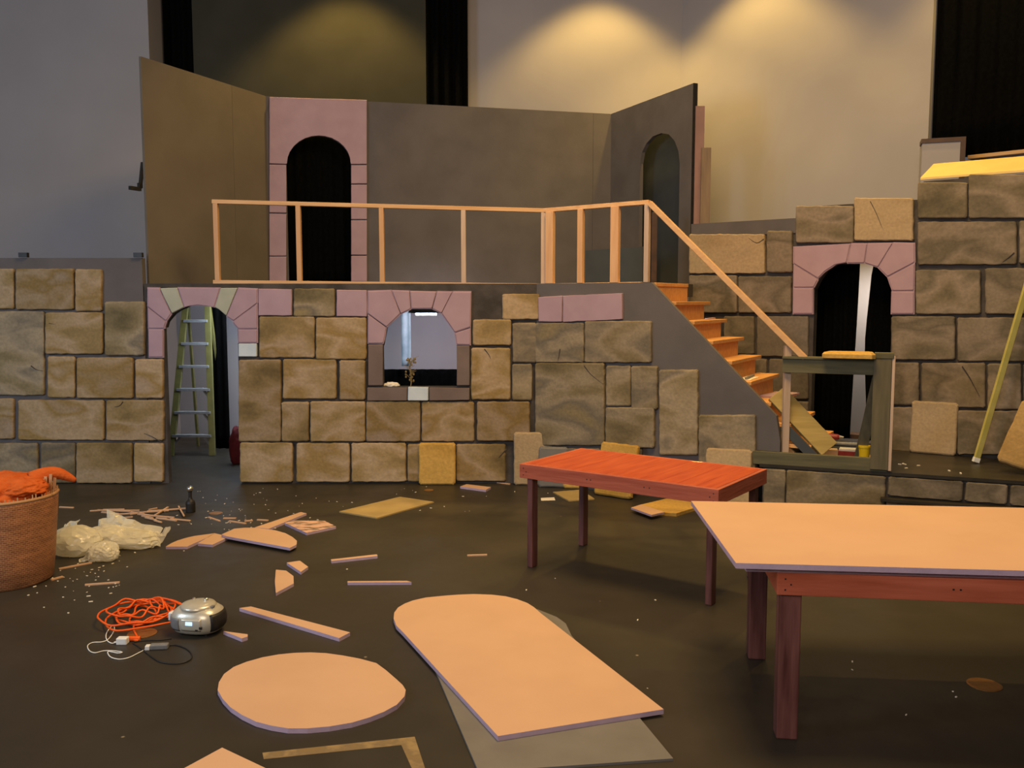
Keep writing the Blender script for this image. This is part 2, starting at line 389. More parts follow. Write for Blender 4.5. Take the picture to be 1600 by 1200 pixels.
def curtain(name, pl, s0, s1, z0, z1, label, m='curtain', amp=.03, wl=.14, shape=None, cat='curtain'):
    """a hanging drape in soft folds along a plane"""
    mb = MB(); n = max(8, int((s1 - s0) / .02)); rows = 10; g = []
    seed = R.random() * 30
    for j in range(rows + 1):
        z = z0 + (z1 - z0) * j / rows; row = []
        for i in range(n + 1):
            u = i / n; s = s0 + (s1 - s0) * u
            if shape: s = shape(u, j / rows)
            y = amp * math.sin(2 * PI * s / wl + 2 * noise.noise(Vector((s * 1.5, seed, 0)))) * (1.15 - .3 * j / rows)
            row.append(Vector((s, y, z)))
        g.append(row)
    f = [[mb.bm.verts.new(p) for p in r] for r in g]
    bk = [[mb.bm.verts.new(p + Vector((0, .012, 0))) for p in r] for r in g]
    for j in range(rows):
        for i in range(n):
            mb.face((f[j][i], f[j][i + 1], f[j + 1][i + 1], f[j + 1][i])); mb.face((bk[j][i + 1], bk[j][i], bk[j + 1][i], bk[j + 1][i + 1]))
    for j in range(rows):
        mb.face((f[j][0], f[j + 1][0], bk[j + 1][0], bk[j][0])); mb.face((f[j + 1][n], f[j][n], bk[j][n], bk[j + 1][n]))
    for i in range(n):
        mb.face((f[0][i + 1], f[0][i], bk[0][i], bk[0][i + 1])); mb.face((f[rows][i], f[rows][i + 1], bk[rows][i + 1], bk[rows][i]))
    o = mb.build(name, m, loc=pl.p, rz=pl.rz, smooth=True, fix=False)
    return tag(o, label, cat)

BP = Plane((0, 12.72), (1, 0))
bx = lambda u: BP.sz(u, 60)[0]
curtain('stage_curtain', BP, xl + .03, bx(303), 2.5, 7.8, 'tall black stage curtain hanging beside the pale wall at upper left', amp=.04)
mb = MB(); mb.box(((bx(303) + bx(666)) / 2, 12.7, 5.1), (bx(666) - bx(303), .06, 5.2))
tag(mb.build('backdrop_panel', 'olive', bevel=.004), 'wide dark olive backdrop panel hanging behind the grey upper flats', 'panel')
curtain('stage_curtain', BP, bx(667), bx(731), 2.5, 7.8, 'narrow black stage curtain between the olive panel and the lit white wall', amp=.04)
GP = RW.off(-.03)
curtain('stage_curtain', GP, s_end + .02, s_end + 4.5, zpar + .05, 7.8, 'black pleated curtain filling the gallery opening at upper right', amp=.025, wl=.2)

# ------------------------------------------------------------------ castle set pieces
def stones(parent, pl, items, th=.045, default='ochre'):
    for it in items:
        poly, m = (it if isinstance(it, tuple) and isinstance(it[1], str) else (it, default))
        if len(poly) == 4 and not isinstance(poly[0], tuple):
            x0, y0, x1, y1 = poly; poly = [(x0, y1), (x1, y1), (x1, y0), (x0, y0)]
        mb = MB(); t = th + R.uniform(-.008, .008)
        slab(mb, pl.poly(poly), .0, t, R)
        mb.build('stone_block', m, parent)
def cr(x0, y0, sc_, lst):
    """stone rectangles read off an enlarged detail"""
    out = []
    for it in lst:
        m = None
        if isinstance(it[-1], str): m = it[-1]; it = it[:-1]
        r = (x0 + it[0] * sc_, y0 + it[1] * sc_, x0 + it[2] * sc_, y0 + it[3] * sc_)
        out.append((r, m) if m else r)
    return out
def arch(parent, pl, polys, m='pink', name='arch_surround', th=.04, rough=.0015):
    mb = MB()
    for p in polys: slab(mb, pl.poly(list(reversed(p))), 0, th, R, rough=rough, inset=.008, step=.08, corner=.006)
    if name == 'arch_surround':
        for p in polys:
            q = [Vector(k) for k in pl.poly(list(reversed(p)))]; c = sum(q, Vector((0, 0))) / len(q)
            mb.wall([tuple(k + (k - c).normalized() * .010) for k in q], -th * .72, 0)
    return mb.build(name, m, parent)
def each(parent, pl, polys, m, name, **k):
    for p in polys: arch(parent, pl, [p], m, name, **k)
def backing(parent, pl, polys, y0=0.0, y1=.09, m='mortar', name='backing'):
    mb = MB()
    for p in polys: mb.wall(p, y0, y1)
    return mb.build(name, m, parent)

# left castle wall ---------------------------------------------------
LW = FP
lw = on_plane('castle_wall', FP, 'lower castle wall of painted foam stones at far left, left of the ladder doorway', 'stage set')
sx = lambda u: FP.sz(u, 600)[0]
zt = FP.sz(110, 403)[1]
backing(lw, FP, [[(sx(-260), 0), (sx(229), 0), (sx(229), zt), (sx(-260), zt)]], m='flat')
stones(lw, FP, cr(0, 390, .35, [(-160, 85, 68, 265), (78, 85, 335, 268), (342, 88, 460, 275), (-120, 275, 203, 650, 'greybrown'), (210, 280, 465, 465),
    (475, 232, 650, 472, 'greybrown'), (218, 475, 340, 660), (350, 480, 600, 662), (-260, 663, 68, 843), (88, 670, 470, 848), (-200, 862, 175, 1030, 'greybrown'),
    (188, 860, 342, 1040, 'greybrown'), (347, 860, 595, 1040), (-420, 85, -168, 265), (-400, 275, -128, 650), (-500, 862, -210, 1030)]))
mb = MB()
for u in (38, 217):
    p = FP.sz(u, 400); mb.box((p[0], -.01, p[1] + .01), (.09, .05, .05))
mb.build('clip', 'black', lw)

# main castle front with door and window -----------------------------
mf = on_plane('castle_front', FP, 'central castle front of painted foam stones with an arched doorway and arched window', 'stage set')
P2 = FP.poly
zt = ZP
door = [(258.5, 512), (261, 503), (264, 499), (271, 491), (279.5, 485), (296, 478), (312, 476), (326, 478), (343, 483), (356, 494), (367, 505), (373.5, 514)]
wind = [(599, 540), (601, 529), (604.5, 511), (626, 490.5), (643, 482.5), (675, 482.5), (690, 490), (711, 519.6), (714, 540)]
xz = lambda u, v: FP.sz(u, v)
dl, dr, wl_, wr = sx(258.5), sx(373.5), sx(599), sx(714)
backing(mf, FP, [
    [(sx(230.5), 0), (dl, 0), (dl, zt), (sx(230.5), zt)],
    P2(door) + [(dr, zt), (dl, zt)],
    [(dr, 0), (wl_, 0), (wl_, zt), (dr, zt)],
    P2(wind) + [(wr, zt), (wl_, zt)],
    [(wl_, 0), (wr, 0), (wr, xz(650, 604)[1]), (wl_, xz(650, 604)[1])],
    [(wr, 0), (C0.x, 0), (C0.x, zt), (wr, zt)]], m='mortar')
stones(mf, FP, cr(0, 390, .35, [(480, 670, 735, 850), (610, 488, 733, 662), (603, 862, 733, 1035, 'ochre_lit')]))
S6 = 420 / 1326.
stones(mf, FP, cr(360, 420, S6, [(315, 98, 517, 235, 'greybrown'), (145, 235, 418, 438), (425, 240, 673, 445), (45, 447, 253, 850), (262, 445, 525, 640), (542, 450, 667, 645),
    (257, 655, 390, 850), (398, 652, 667, 850), (672, 652, 938, 850), (945, 655, 1203, 850), (52, 855, 310, 1050, 'ochre_lit'), (328, 857, 590, 1050, 'ochre_lit'),
    (600, 857, 868, 1048, 'ochre_lit'), (875, 862, 1000, 1048), (1115, 862, 1358, 1045)]))
stones(mf, FP, cr(720, 430, S6, [(60, 218, 248, 345), (205, 92, 388, 218), (52, 358, 245, 612), (253, 437, 352, 615, 'greybrown'), (80, 622, 340, 815)]))
DA = [[(232.7, 450), (250.6, 450.5), (269, 490), (261.5, 501), (233, 478.5)], [(233, 480), (261, 502.5), (258.5, 509), (258.5, 512.5), (234, 512.5)],
      [(280, 449.5), (345, 450), (336, 480), (326, 478), (312, 476), (296, 478), (290, 480)], [(374, 450.5), (403, 451.5), (403, 473), (366, 501), (356, 494)],
      [(403, 475), (403, 513), (374, 513), (367, 505), (366.5, 502.5)], [(374, 515), (403, 515), (403, 535), (374, 535)], [(234, 514.5), (256.5, 514.5), (256.5, 557.5), (234.5, 557.5)]]
arch(mf, FP, DA)
arch(mf, FP, [[(252, 450.5), (278.5, 449.5), (289, 480), (270.5, 489.5)]], 'green_foam', 'arch_stone')['label'] = 'pale green arch stone'
arch(mf, FP, [[(346.5, 450), (372.7, 450), (355, 493), (343, 483), (337.5, 480)]], 'green_foam', 'arch_stone')['label'] = 'pale green arch stone'
arch(mf, FP, [[(374, 536.5), (402.5, 536.5), (402.5, 557), (374, 557)]], 'white_foam', 'arch_stone')['label'] = 'white block under the arch'
WA = [[(576, 455), (611, 454), (626, 490), (604.5, 510.5), (576, 489.5)], [(576, 491), (604, 512), (601, 529), (599, 536), (576, 536)], [(613, 454), (640, 455), (642, 482.5), (627, 490)],
      [(641.5, 455), (682, 456), (675, 482), (643.5, 482)], [(683.5, 456), (707, 456), (690, 489), (676, 482)], [(708.5, 456), (736, 456), (735, 511), (711, 519), (691, 490)],
      [(735, 512.5), (735, 538.5), (714, 538), (711.5, 521)]]
arch(mf, FP, WA)
each(mf, FP, [[(405, 451), (457, 452), (457, 493), (405, 493)], [(527, 453), (574, 453.5), (574, 494.5), (526.5, 494)]], 'pink', 'lintel_block', rough=.003)
each(mf, FP, [[(576, 538), (599, 538), (599, 602), (576, 602)], [(714, 540), (734, 540), (734, 602), (714, 602)]], 'greyfoam', 'window_jamb')
each(mf, FP, [[(575, 605), (637, 605), (637, 625), (575, 625)], [(671.5, 605), (734, 606), (734, 624), (671.5, 625)]], 'greyfoam', 'window_sill', th=.06)
arch(mf, FP, [[(638.5, 604), (670, 604.5), (670, 625), (638, 625)]], 'white_foam', 'sill_stone', th=.065)['label'] = 'white block in the middle of the sill'

# stair front --------------------------------------------------------
sf = on_plane('stair_front', SP, 'angled grey castle front that slopes down beside the stairs, half clad in stones', 'stage set')
c_s = SP.sz(1018, 443); b_s = SP.sz(1213, 650); e_s = SP.sz(1219, 690)
s0, s1 = c_s[0], b_s[0]
backing(sf, SP, [[(0, 0), (SP.sz(1184, 700)[0] - .005, 0), (SP.sz(1184, 700)[0] - .005, .57), (e_s[0], .57), (e_s[0], e_s[1]), (b_s[0], b_s[1]), (s0, ZP), (0, ZP)]], m='flat', y1=.06)
stones(sf, SP, cr(720, 430, S6, [(373, 235, 613, 430), (617, 225, 945, 430), (375, 432, 715, 838), (722, 445, 843, 645), (846, 447, 975, 660), (720, 650, 960, 850), (985, 465, 1175, 885)]), default='greybrown')
stones(sf, SP, [((1093, 648, 1182, 745), 'greybrown'), ((856, 700, 940, 756), 'darkstone'), ((950, 700, 1005, 758), 'darkstone')])
each(sf, SP, [[(843.5, 464), (880.5, 462), (880, 503), (843.5, 502.5)], [(881.5, 462), (974, 458), (974, 499), (881.5, 503)]], 'pink', 'lintel_block', rough=.004)
# the blocks just left of the corner belong to the front wall
stones(mf, FP, cr(720, 430, S6, [(255, 235, 372.6, 430, 'greybrown')]))

# right castle wall --------------------------------------------------
rw = on_plane('castle_wall', WP, 'tall stepped castle wall at right with a pink arched doorway hung with black drapes', 'stage set')
ws = lambda u: WP.sz(u, 500)[0]
wz = lambda u, v: WP.sz(u, v)[1]
ro = [(1268, 690), (1272, 490), (1273, 452.5), (1280, 438), (1290, 424), (1307, 413), (1351, 411), (1372, 417.5), (1387, 434), (1395, 455), (1393.5, 490), (1391, 690)]
a0, a1 = WP.sz(1272, 490)[0], WP.sz(1394, 490)[0]
zs = wz(1242, 341); zm = wz(1340, 318); zh = wz(1436, 284)
def arcz(p): return WP.sz(*p)
sL, sS, sM = ws(1078), ws(1243), ws(1434)
pts = [WP.sz(*p) for p in ro[1:-1]]
backing(rw, WP, [[(sL, ZD), (sS, ZD), (sS, zs), (sL, zs)], [(sS, ZD), (a0, ZD), (a0, zm), (sS, zm)],
    [(a0, pts[0][1])] + pts[1:-1] + [(a1, pts[-1][1]), (a1, zm), (a0, zm)],
    [(a1, ZD), (sM, ZD), (sM, zm), (a1, zm)], [(sM, ZD), (ws(1760), ZD), (ws(1760), zh), (sM, zh)]], m='mortar')
mb = MB(); mb.wall([(sL, zs - .16), (sS, zs - .16), (sS, zs), (sL, zs)], -.012, 0); mb.build('top_strip', 'flat', rw)
stones(rw, WP, cr(1180, 0, .35, [(185, 920, 443, 1085), (447, 885, 710, 1075, 'cream'), (728, 815, 950, 975), (955, 780, 1290, 975), (728, 990, 1170, 1182), (1182, 985, 1600, 1178)]), default='rightstone')
stones(rw, WP, cr(1180, 370, .35, [(720, 148, 1008, 345), (1030, 140, 1350, 345), (612, 355, 895, 548), (905, 360, 1250, 555), (615, 560, 735, 750), (745, 562, 1030, 762), (1040, 565, 1190, 770),
    (612, 760, 895, 965), (905, 775, 1240, 970), (1200, 565, 1500, 770)]), default='rightstone')
stones(rw, WP, cr(1000, 340, .35, [(225, 75, 562, 250, 'cream'), (572, 60, 685, 245), (225, 258, 438, 425), (445, 262, 680, 425), (380, 440, 515, 610), (525, 440, 755, 620, 'darkstone'),
    (440, 630, 570, 810), (580, 630, 755, 810, 'darkstone'), (560, 820, 690, 980, 'darkstone'), (695, 820, 755, 980, 'darkstone')]), default='rightstone')
RA = [[(1241.5, 450.5), (1271.5, 450.5), (1271.5, 490), (1241, 490)], [(1242, 413.5), (1279, 437), (1273, 448.5), (1242, 448.5)],
      [(1242, 386), (1330, 381.5), (1324, 410), (1307, 413), (1290, 424), (1280, 434.5), (1242, 411.5)], [(1331.5, 381), (1356, 381), (1351.5, 411), (1326, 411)],
      [(1357.5, 381), (1396, 380), (1373, 417), (1353, 411)], [(1397.5, 380), (1430, 380.5), (1430, 410), (1388, 432), (1374, 418)],
      [(1430, 412), (1429, 453.5), (1396, 454), (1389, 434)], [(1395, 456), (1429, 456), (1429, 490), (1394, 490)]]
arch(rw, WP, RA)
def cracks(parent, pl, lines):
    for ln in lines:
        mb = MB(); q = [(a, -.0485, b) for a, b in pl.poly(ln)]
        mb.tube(q, lambda t: .006 * (1 - .75 * t), 5, 3)
        mb.build('painted_crack', 'mortar', parent)
cracks(rw, WP, [[(1362, 315), (1372, 335), (1381, 357), (1390, 371)], [(1586, 395), (1578, 402), (1567, 410)], [(1505, 572), (1517, 590), (1532, 618)], [(1196, 374), (1185, 380), (1172, 372)]])
cracks(mf, FP, [[(757, 545), (764, 554), (767, 561)], [(255, 690), (240, 681), (228, 676)], [(195, 627), (190, 633), (182, 635)], [(80, 505), (90, 506), (97, 503)], [(52, 571), (60, 577), (71, 579)], [(792, 700), (786, 706), (779, 714)]])
cracks(sf, SP, [[(916, 571), (926, 584), (942, 597), (946, 599)], [(878, 545), (877, 553), (875, 563)]])
# drapes hanging behind that doorway, a gap of white wall between them
DR = WP.off(-.35)
g0, g1 = DR.sz(1341, 500)[0], DR.sz(1372, 440)[0]
gl, gr_ = DR.sz(1230, 500)[0], DR.sz(1440, 500)[0]
zdt = wz(1350, 400) + .25
curtain('stage_curtain', DR, gl, g0, ZD + .01, zdt, 'black drape in the left half of the pink arched doorway at right', wl=.11,
        shape=lambda u, h: gl + (g0 - gl) * u - u * .05 * (1 - h) ** 2)
def shp(u, h):
    e = g1 - .12 * math.sin(min(1, (1 - h) * 1.25) * PI * .75) + (.02 if h < .2 else 0); return e + (gr_ - e) * u
curtain('stage_curtain', DR, g1, gr_, ZD + .01, zdt, 'black drape in the right half of the pink arched doorway at right', wl=.1, shape=shp)

# black deck with two lips ------------------------------------------
wlft = WP.at(sL, 0, -.15); wrgt = WP.at(ws(1760), 0, -.3)
deck = thing('stage_deck', DP.at(0), 'low black stage deck below the right castle wall, stone-faced front', 'platform')
def loc(pt): return (pt.x - DP.p.x, pt.y - DP.p.y)
far = DP.at(3.1)
mb = MB(); mb.prism([loc(DP.at(.02)), loc(far), loc(wrgt), loc(wlft), loc(SP.at(1.75, 0, -1.05)), loc(SP.at(SP.sz(1184, 700)[0] + .03, 0, -.07))], ZD - .03, ZD)
mb.build('deck_top', 'blackdeck', deck)
mb = MB(); p = [loc(DP.at(.05, 0, -.03)), loc(DP.at(3.1, 0, -.03)), loc(wrgt), loc(wlft), loc(DP.at(.05, 0, -.4))]
mb.prism(p, 0, ZD - .03); mb.build('deck_body', 'mortar', deck)
dz = DP.sz
lip = DP.off(.10)
sA = lip.sz(1376, 772); zl = .225
mb = MB(); q = [loc(lip.at(sA[0])), loc(lip.at(3.1)), loc(DP.at(3.1, 0, -.02)), loc(DP.at(sA[0], 0, -.02))]
mb.prism(q, zl - .025, zl); mb.build('step_lip', 'blackdeck', deck)
DPB = DP.off(-.03)
dst = bpy.data.objects.new('deck_face', None)
def dstones(lst, m):
    for it in lst:
        x0, z0, x1, z1 = it; mb = MB(); slab(mb, [(x0, z0), (x1, z0), (x1, z1), (x0, z1)], 0, .035, R)
        o = mb.build('stone_block', m, deck, loc=(DPB.p.x - DP.p.x, DPB.p.y - DP.p.y, 0), rz=DP.rz)
dq = lambda u: DPB.sz(u, 750)[0]
dstones([(.06, .02, dq(1228), ZD - .04), (dq(1229), .02, dq(1384), ZD - .04)], 'greybrown')
dstones([(dq(1388), zl + .01, dq(1505), ZD - .04), (dq(1509), zl + .01, dq(1575), ZD - .04), (dq(1579), zl + .01, 3.0, ZD - .04), (dq(1386), .02, dq(1470), zl - .03), (dq(1474), .02, dq(1560), zl - .03), (dq(1564), .02, 3.0, zl - .03)], 'rightstone')
bpy.data.objects.remove(dst)

# ------------------------------------------------------------------ upper flats
UL0 = ony(220, 88, C0.y + .14); ZU = UL0.z
def at_top(u, v):
    d = ray(u, v); return O + d * ((ZU - HC) / d.z)
UL1 = at_top(415, 150); UC1 = at_top(955, 178); UR1 = at_top(1083, 130)
def flat_panel(a, b): return Plane((a.x, a.y), (b.x - a.x, b.y - a.y)), (Vector((b.x - a.x, b.y - a.y))).length
plL, lenL = flat_panel(UL0, UL1); plC, lenC = flat_panel(UL1, UC1); plR, lenR = flat_panel(UC1, UR1)
f1 = on_plane('stage_flat', plL, 'tall brownish upper flat at left, standing on the platform at an angle', 'stage flat', ZP)
mb = MB(); mb.wall([(0, 0), (lenL * .69, 0), (lenL * .69, ZU - ZP), (0, ZU - ZP)], 0, .03); mb.build('panel', 'flatbrown', f1)
mb = MB(); mb.wall([(lenL * .69 + .004, 0), (lenL, 0), (lenL, ZU - ZP), (lenL * .69 + .004, ZU - ZP)], 0, .03); mb.build('panel', 'flatbrown', f1)
mb = MB(); mb.box((-.03, .05, 1.05), (.05, .03, .05)); mb.box((-.10, .05, 1.01), (.15, .03, .04)); mb.beam((-.03, .05, 1.02), (.02, .05, 1.3), .03, .03); mb.build('bracket', 'black', f1)

f2 = on_plane('stage_flat', plC, 'wide dark grey upper flat at the back with a pink arched doorway', 'stage flat', ZP)
def zrel(pl, pts): return [(s, z - ZP) for s, z in pl.poly(pts)]
def ell(cx, cy, rx, ry, a0, a1, n): return [(cx + rx * math.cos(math.radians(a0 + (a1 - a0) * i / n)), cy - ry * math.sin(math.radians(a0 + (a1 - a0) * i / n))) for i in range(n + 1)]
ap = ell(498, 257, 50.5, 44.5, 180, 0, 16)
az = zrel(plC, ap); hU = ZU - ZP
mb = MB()
mb.wall([(0, 0), (az[0][0], 0), (az[0][0], hU), (0, hU)], 0, .05)
mb.wall(az + [(az[-1][0], hU), (az[0][0], hU)], 0, .05)
sj = plC.sz(926, 300)[0]
mb.wall([(az[-1][0], 0), (sj, 0), (sj, hU), (az[-1][0], hU)], 0, .05)
mb.wall([(sj + .003, 0), (lenC, 0), (lenC, hU), (sj + .003, hU)], 0, .05)
mb.build('panel', 'flat', f2)
def slabs_rel(parent, pl, polys, m, name, th=.04):
    mb = MB()
    for p in polys:
        slab(mb, zrel(pl, list(reversed(p))), 0, th, R, rough=.0015, inset=.008, step=.08, corner=.005)
    return mb.build(name, m, parent)
ar = ell(498, 257, 50.5, 44.5, 180, 0, 14)
slabs_rel(f2, plC, [
    [(421, 152.5), (573, 157), (573, 257)] + list(reversed(ar)) + [(421, 256)],
    [(421, 257.5), (447.5, 258), (447.5, 333), (421, 332.5)], [(421, 334), (447.5, 334.5), (447.5, 400), (421, 400)], [(421, 401), (447.5, 401), (447.5, 440), (421, 440)],
    [(548.5, 258.5), (573, 258.5), (573, 287.5), (548.5, 287.5)], [(548.5, 289), (573, 289), (573, 343), (548.5, 343)], [(548.5, 344.5), (573, 344.5), (573, 398.5), (548.5, 398.5)], [(548.5, 400), (573, 400), (573, 440), (548.5, 440)]],
    'pink', 'arch_surround')
plCb = plC.off(-.30)
curtain('stage_curtain', plCb, plCb.sz(425, 300)[0], plCb.sz(572, 300)[0], ZP, ZP + hU - .3, 'black drape added behind the pink arched doorway of the upper flat to darken it', amp=.02)  # drape added so the doorway reads dark

f3 = on_plane('stage_flat', plR, 'dark grey upper flat at right with a plain arched opening at the stair landing', 'stage flat', ZP)
ra = [(1000, 256), (1003, 238), (1010, 224), (1020, 213), (1033, 208), (1045, 210), (1054, 220), (1060, 236), (1062, 256)]
rz_ = zrel(plR, ra)
mb = MB()
mb.wall([(0, 0), (rz_[0][0], 0), (rz_[0][0], hU), (0, hU)], 0, .05)
mb.wall(rz_ + [(rz_[-1][0], hU), (rz_[0][0], hU)], 0, .05)
mb.wall([(rz_[-1][0], 0), (lenR, 0), (lenR, hU), (rz_[-1][0], hU)], 0, .05)
mb.build('panel', 'flat', f3)
mb = MB(); mb.wall([(lenR, 0), (lenR + .012, 0), (lenR + .012, hU), (lenR, hU)], 0, .06); mb.build('edge_strip', 'black', f3)
plRb = plR.off(-.28)
mb = MB(); mb.wall([(plRb.sz(990, 300)[0], 0), (plRb.sz(1074, 300)[0], 0), (plRb.sz(1074, 300)[0], hU - .35), (plRb.sz(990, 300)[0], hU - .35)], 0, .03)  # board added in place of the dark inside this arch
tag(mb.build('darkening_board', 'bluesheet', loc=plRb.at(0, ZP), rz=plRb.rz), 'dark board added behind the arched opening of the right upper flat to darken it', 'panel')
# dark low sheet behind the railing
p0, p1 = ony(915, 440, 11.3), ony(1004, 440, 11.0)
lp = Plane((p0.x, p0.y), (p1.x - p0.x, p1.y - p0.y)); ll = (p1 - p0).length
mb = MB(); mb.wall([(0, 0), (ll, 0), (ll, .47), (0, .44)], 0, .02)
tag(mb.build('leaning_sheet', 'bluesheet', loc=lp.at(0, ZP), rz=lp.rz), 'low dark slate sheet standing on the platform behind the short railing bays', 'sheet')
p = ony(1021, 443, 10.6)
mb = MB(); mb.box((0, 0, .42), (.065, .065, .84))
tag(mb.build('landing_post', 'browntrim', loc=(p.x, p.y, ZP), bevel=.004), 'dark red-brown post standing at the top of the stairs', 'post')

# platform -----------------------------------------------------------
pf = thing('platform', (0, C0.y, 0), 'raised platform behind the castle front carrying the upper flats and railing', 'platform')
v = lambda q: (q.x, q.y - C0.y)
back_off = lambda q, pl, k: v(q - pl.n * k)
mb = MB()
land = SP.at(s0, 0, -.06)
mb.prism([v(FP.at(sx(230.5), 0, -.095)), v(FP.at(C0.x - .03, 0, -.095)), v(SP.at(s0 - .01, 0, -.07)), v(SP.at(s0 - .01, 0, -1.3)), v(WP.at(sL - .06, 0, -.02)), v(Vector((UR1.x, UR1.y, 0)) + plR.n * -.1),
          v(Vector((UC1.x, UC1.y, 0)) + Vector((.02, .1, 0))), v(Vector((UL1.x, UL1.y, 0)) + Vector((-.05, .12, 0))), v(Vector((UL0.x - .03, UL0.y, 0)))], ZP - .14, ZP)
mb.build('deck_top', 'mortar', pf)
for q in ((-2.45, 1.6), (-.35, 2.3), (1.2, 2.3)):
    mb = MB(); mb.box((q[0], q[1], (ZP - .14) / 2), (.09, .09, ZP - .14)); mb.build('post', 'lumber_v', pf)

# railing ------------------------------------------------------------
RP = FP.off(-.06); RS = SP.off(-.06)
rail = thing('railing', RP.at(0, ZP), 'raw pine railing along the platform edge with handrail running down the stairs', 'railing')
def rl(p): return p - rail.location
def rbeam(name, a, b, w, h, m): mb = MB(); mb.beam(rl(a), rl(b), w, h); return mb.build(name, m, rail, bevel=.003)
ZB = ZP + .022
def pz(pl, u, v, z=None):
    h = pl.hit(u, v)
    return h if z is None else Vector((h.x, h.y, z))
corner_t, corner_b = pz(RP, 850, 329), pz(RP, 850, 446)
rbeam('top_rail', pz(RP, 332, 315), corner_t, .06, .042, 'lumber')
rbeam('bottom_rail', pz(RP, 334, 440.5), corner_b, .06, .04, 'lumber')
endt, endb = pz(RS, 1015, 316), pz(RS, 1003, 443.5)
rbeam('top_rail', corner_t, endt, .06, .042, 'lumber')
rbeam('bottom_rail', corner_b, endb, .06, .04, 'lumber')
def post(pl, u, vt, vb, m, w=.05, d=.06):
    a, b = pz(pl, u, vt), pz(pl, u, vb); b = Vector((a.x, a.y, b.z))
    mb = MB(); mb.box(rl((a + b) / 2), (w, d, abs(a.z - b.z)), Matrix.Rotation(pl.rz, 3, 'Z')); mb.build('post', m, rail, bevel=.003)
for u, m in ((337, 'lumber_v'), (466, 'lumber_v'), (596, 'lumber_v'), (724, 'lumber_pale'), (849, 'lumber_pale')):  # fourth post set pale: the light on it is put into its colour
    k = (u - 332) / 518.; post(RP, u, 318 + 14 * k, 438 + 5.5 * k, m)
for u, m, w in ((860, 'lumber_v', .09), (908, 'lumber_v', .06), (962, 'lumber_v', .09), (1012, 'lumber_pale', .05)):
    k = (u - 850) / 165.; post(RS, u, 332 - 13 * k, 443 - 2 * k, m, w)
hr1 = pz(RS.off(.03), 1258, 560); hr0 = pz(RS.off(.03), 1015, 317)
rbeam('handrail', hr0, hr1, .05, .052, 'lumber')
nw = pz(RS.off(.0), 1231, 540)
mb = MB(); mb.beam(rl(Vector((nw.x, nw.y, ZD))), rl(nw), .06, .06, Vector((0, 1, 0))); mb.build('newel_post', 'lumber_pale', rail, bevel=.003)

# stairs -------------------------------------------------------------
stair = thing('staircase', SP.at(s0, ZD), 'steep orange plywood stairs from the deck up to the platform', 'stairs', rz=SP.rz)
NR = 9; rise = (ZP - ZD) / NR
slope = (ZP - b_s[1]) / (s1 - s0); run = rise / slope
Wd = .98
for k in range(1, NR + 1):
    zt_ = ZP - ZD - (k - 1) * rise            # top of riser k
    x = (k - 1) * run
    mb = MB(); mb.box((x + .0, .08 + Wd / 2, zt_ - rise / 2 - .018), (.02, Wd, rise - .036)); mb.build('riser', 'plywood', stair)
    if k < NR:
        z = zt_ - rise
        mb = MB(); mb.box((x + run / 2 + .02, .07 + (Wd + .12) / 2, z - .018), (run + .05, Wd + .12, .036)); mb.build('tread', 'plywood', stair, bevel=.004)
    else: pass
mb = MB(); mb.box((-.06, .08 + Wd / 2, ZP - ZD - .018), (.16, Wd, .036)); mb.build('landing_board', 'plywood', stair, bevel=.004)
L_ = (NR - 1) * run
mb = MB()
for y in (.10, .08 + Wd - .03):
    mb.wall([(0, 1.72 - .45), (0, 1.72 - .25), (L_ + .0, .0), (L_ - .25, 0)], y, y + .035)
mb.build('stringer', 'lumber', stair)
# things left on the treads
def tread_top(k): return ZP - k * rise
def on_tread(name, k, x, y, size, ang, m, label, cat, z=0):
    mb = MB(); mb.box((0, 0, size[2] / 2), size, Matrix.Rotation(ang, 3, 'Z'))
    p = SP.at(s0 + (k - 1) * run + run / 2 + x, tread_top(k) + z, -y)
    return tag(mb.build(name, m, loc=p, rz=SP.rz, bevel=.002), label, cat)
on_tread('foam_strip', 2, .02, .95, (.03, .42, .015), .1, 'cool_lit_foam', 'pale pink foam strip lying on the second stair tread from the top', 'strip')
on_tread('paper', 5, .02, .4, (.13, .42, .006), .05, 'paper', 'white sheet of paper on a lower stair tread under a dark bar', 'paper')
on_tread('pry_bar', 5, .03, .42, (.025, .44, .02), .1, 'greyplastic', 'dark metal bar lying on the paper on a lower stair tread', 'tool', z=.007)
on_tread('foam_offcut', 6, .06, .72, (.22, .5, .02), -.2, 'pink', 'pink foam piece lying on a low tread behind the white newel post', 'foam offcut')

# ------------------------------------------------------------------ weathered guard frame on the deck
GF = DP.off(-.035)
gf = thing('guard_frame', GF.at(0, ZD), 'weathered green-grey lumber guard frame standing on the front edge of the deck', 'frame', rz=GF.rz)
def gbox(name, u0, v0, u1, v1, dpt, m, y=0):
    a = GF.sz(u0, v1); b = GF.sz(u1, v0)
    mb = MB(); mb.box(((a[0] + b[0]) / 2, y, (a[1] + b[1]) / 2 - ZD), (b[0] - a[0], dpt, b[1] - a[1])); return mb.build(name, m, gf, bevel=.004)
sb1, z2 = GF.sz(1384, 715); sT0 = GF.sz(1223, 563)[0]; zT = GF.sz(1300, 562)[1]; sT1 = GF.sz(1362, 560)[0]
mb = MB(); mb.box(((sb1 + .03) / 2 - .03, 0, .055), (sb1 + .06, .05, .125)); mb.build('bottom_beam', 'greenwood', gf, bevel=.004)
mb = MB(); mb.box(((sT0 + sb1) / 2, 0, zT - ZD - .065), (sb1 - sT0, .045, .13)); mb.build('top_beam', 'greenwood', gf, bevel=.004)
mb = MB(); mb.box(((sT0 + sb1) / 2, .0, zT - ZD + .012), (sb1 - sT0, .10, .022)); mb.build('top_cap', 'greenwood', gf, bevel=.003)
su = GF.sz(1362, 650)[0]
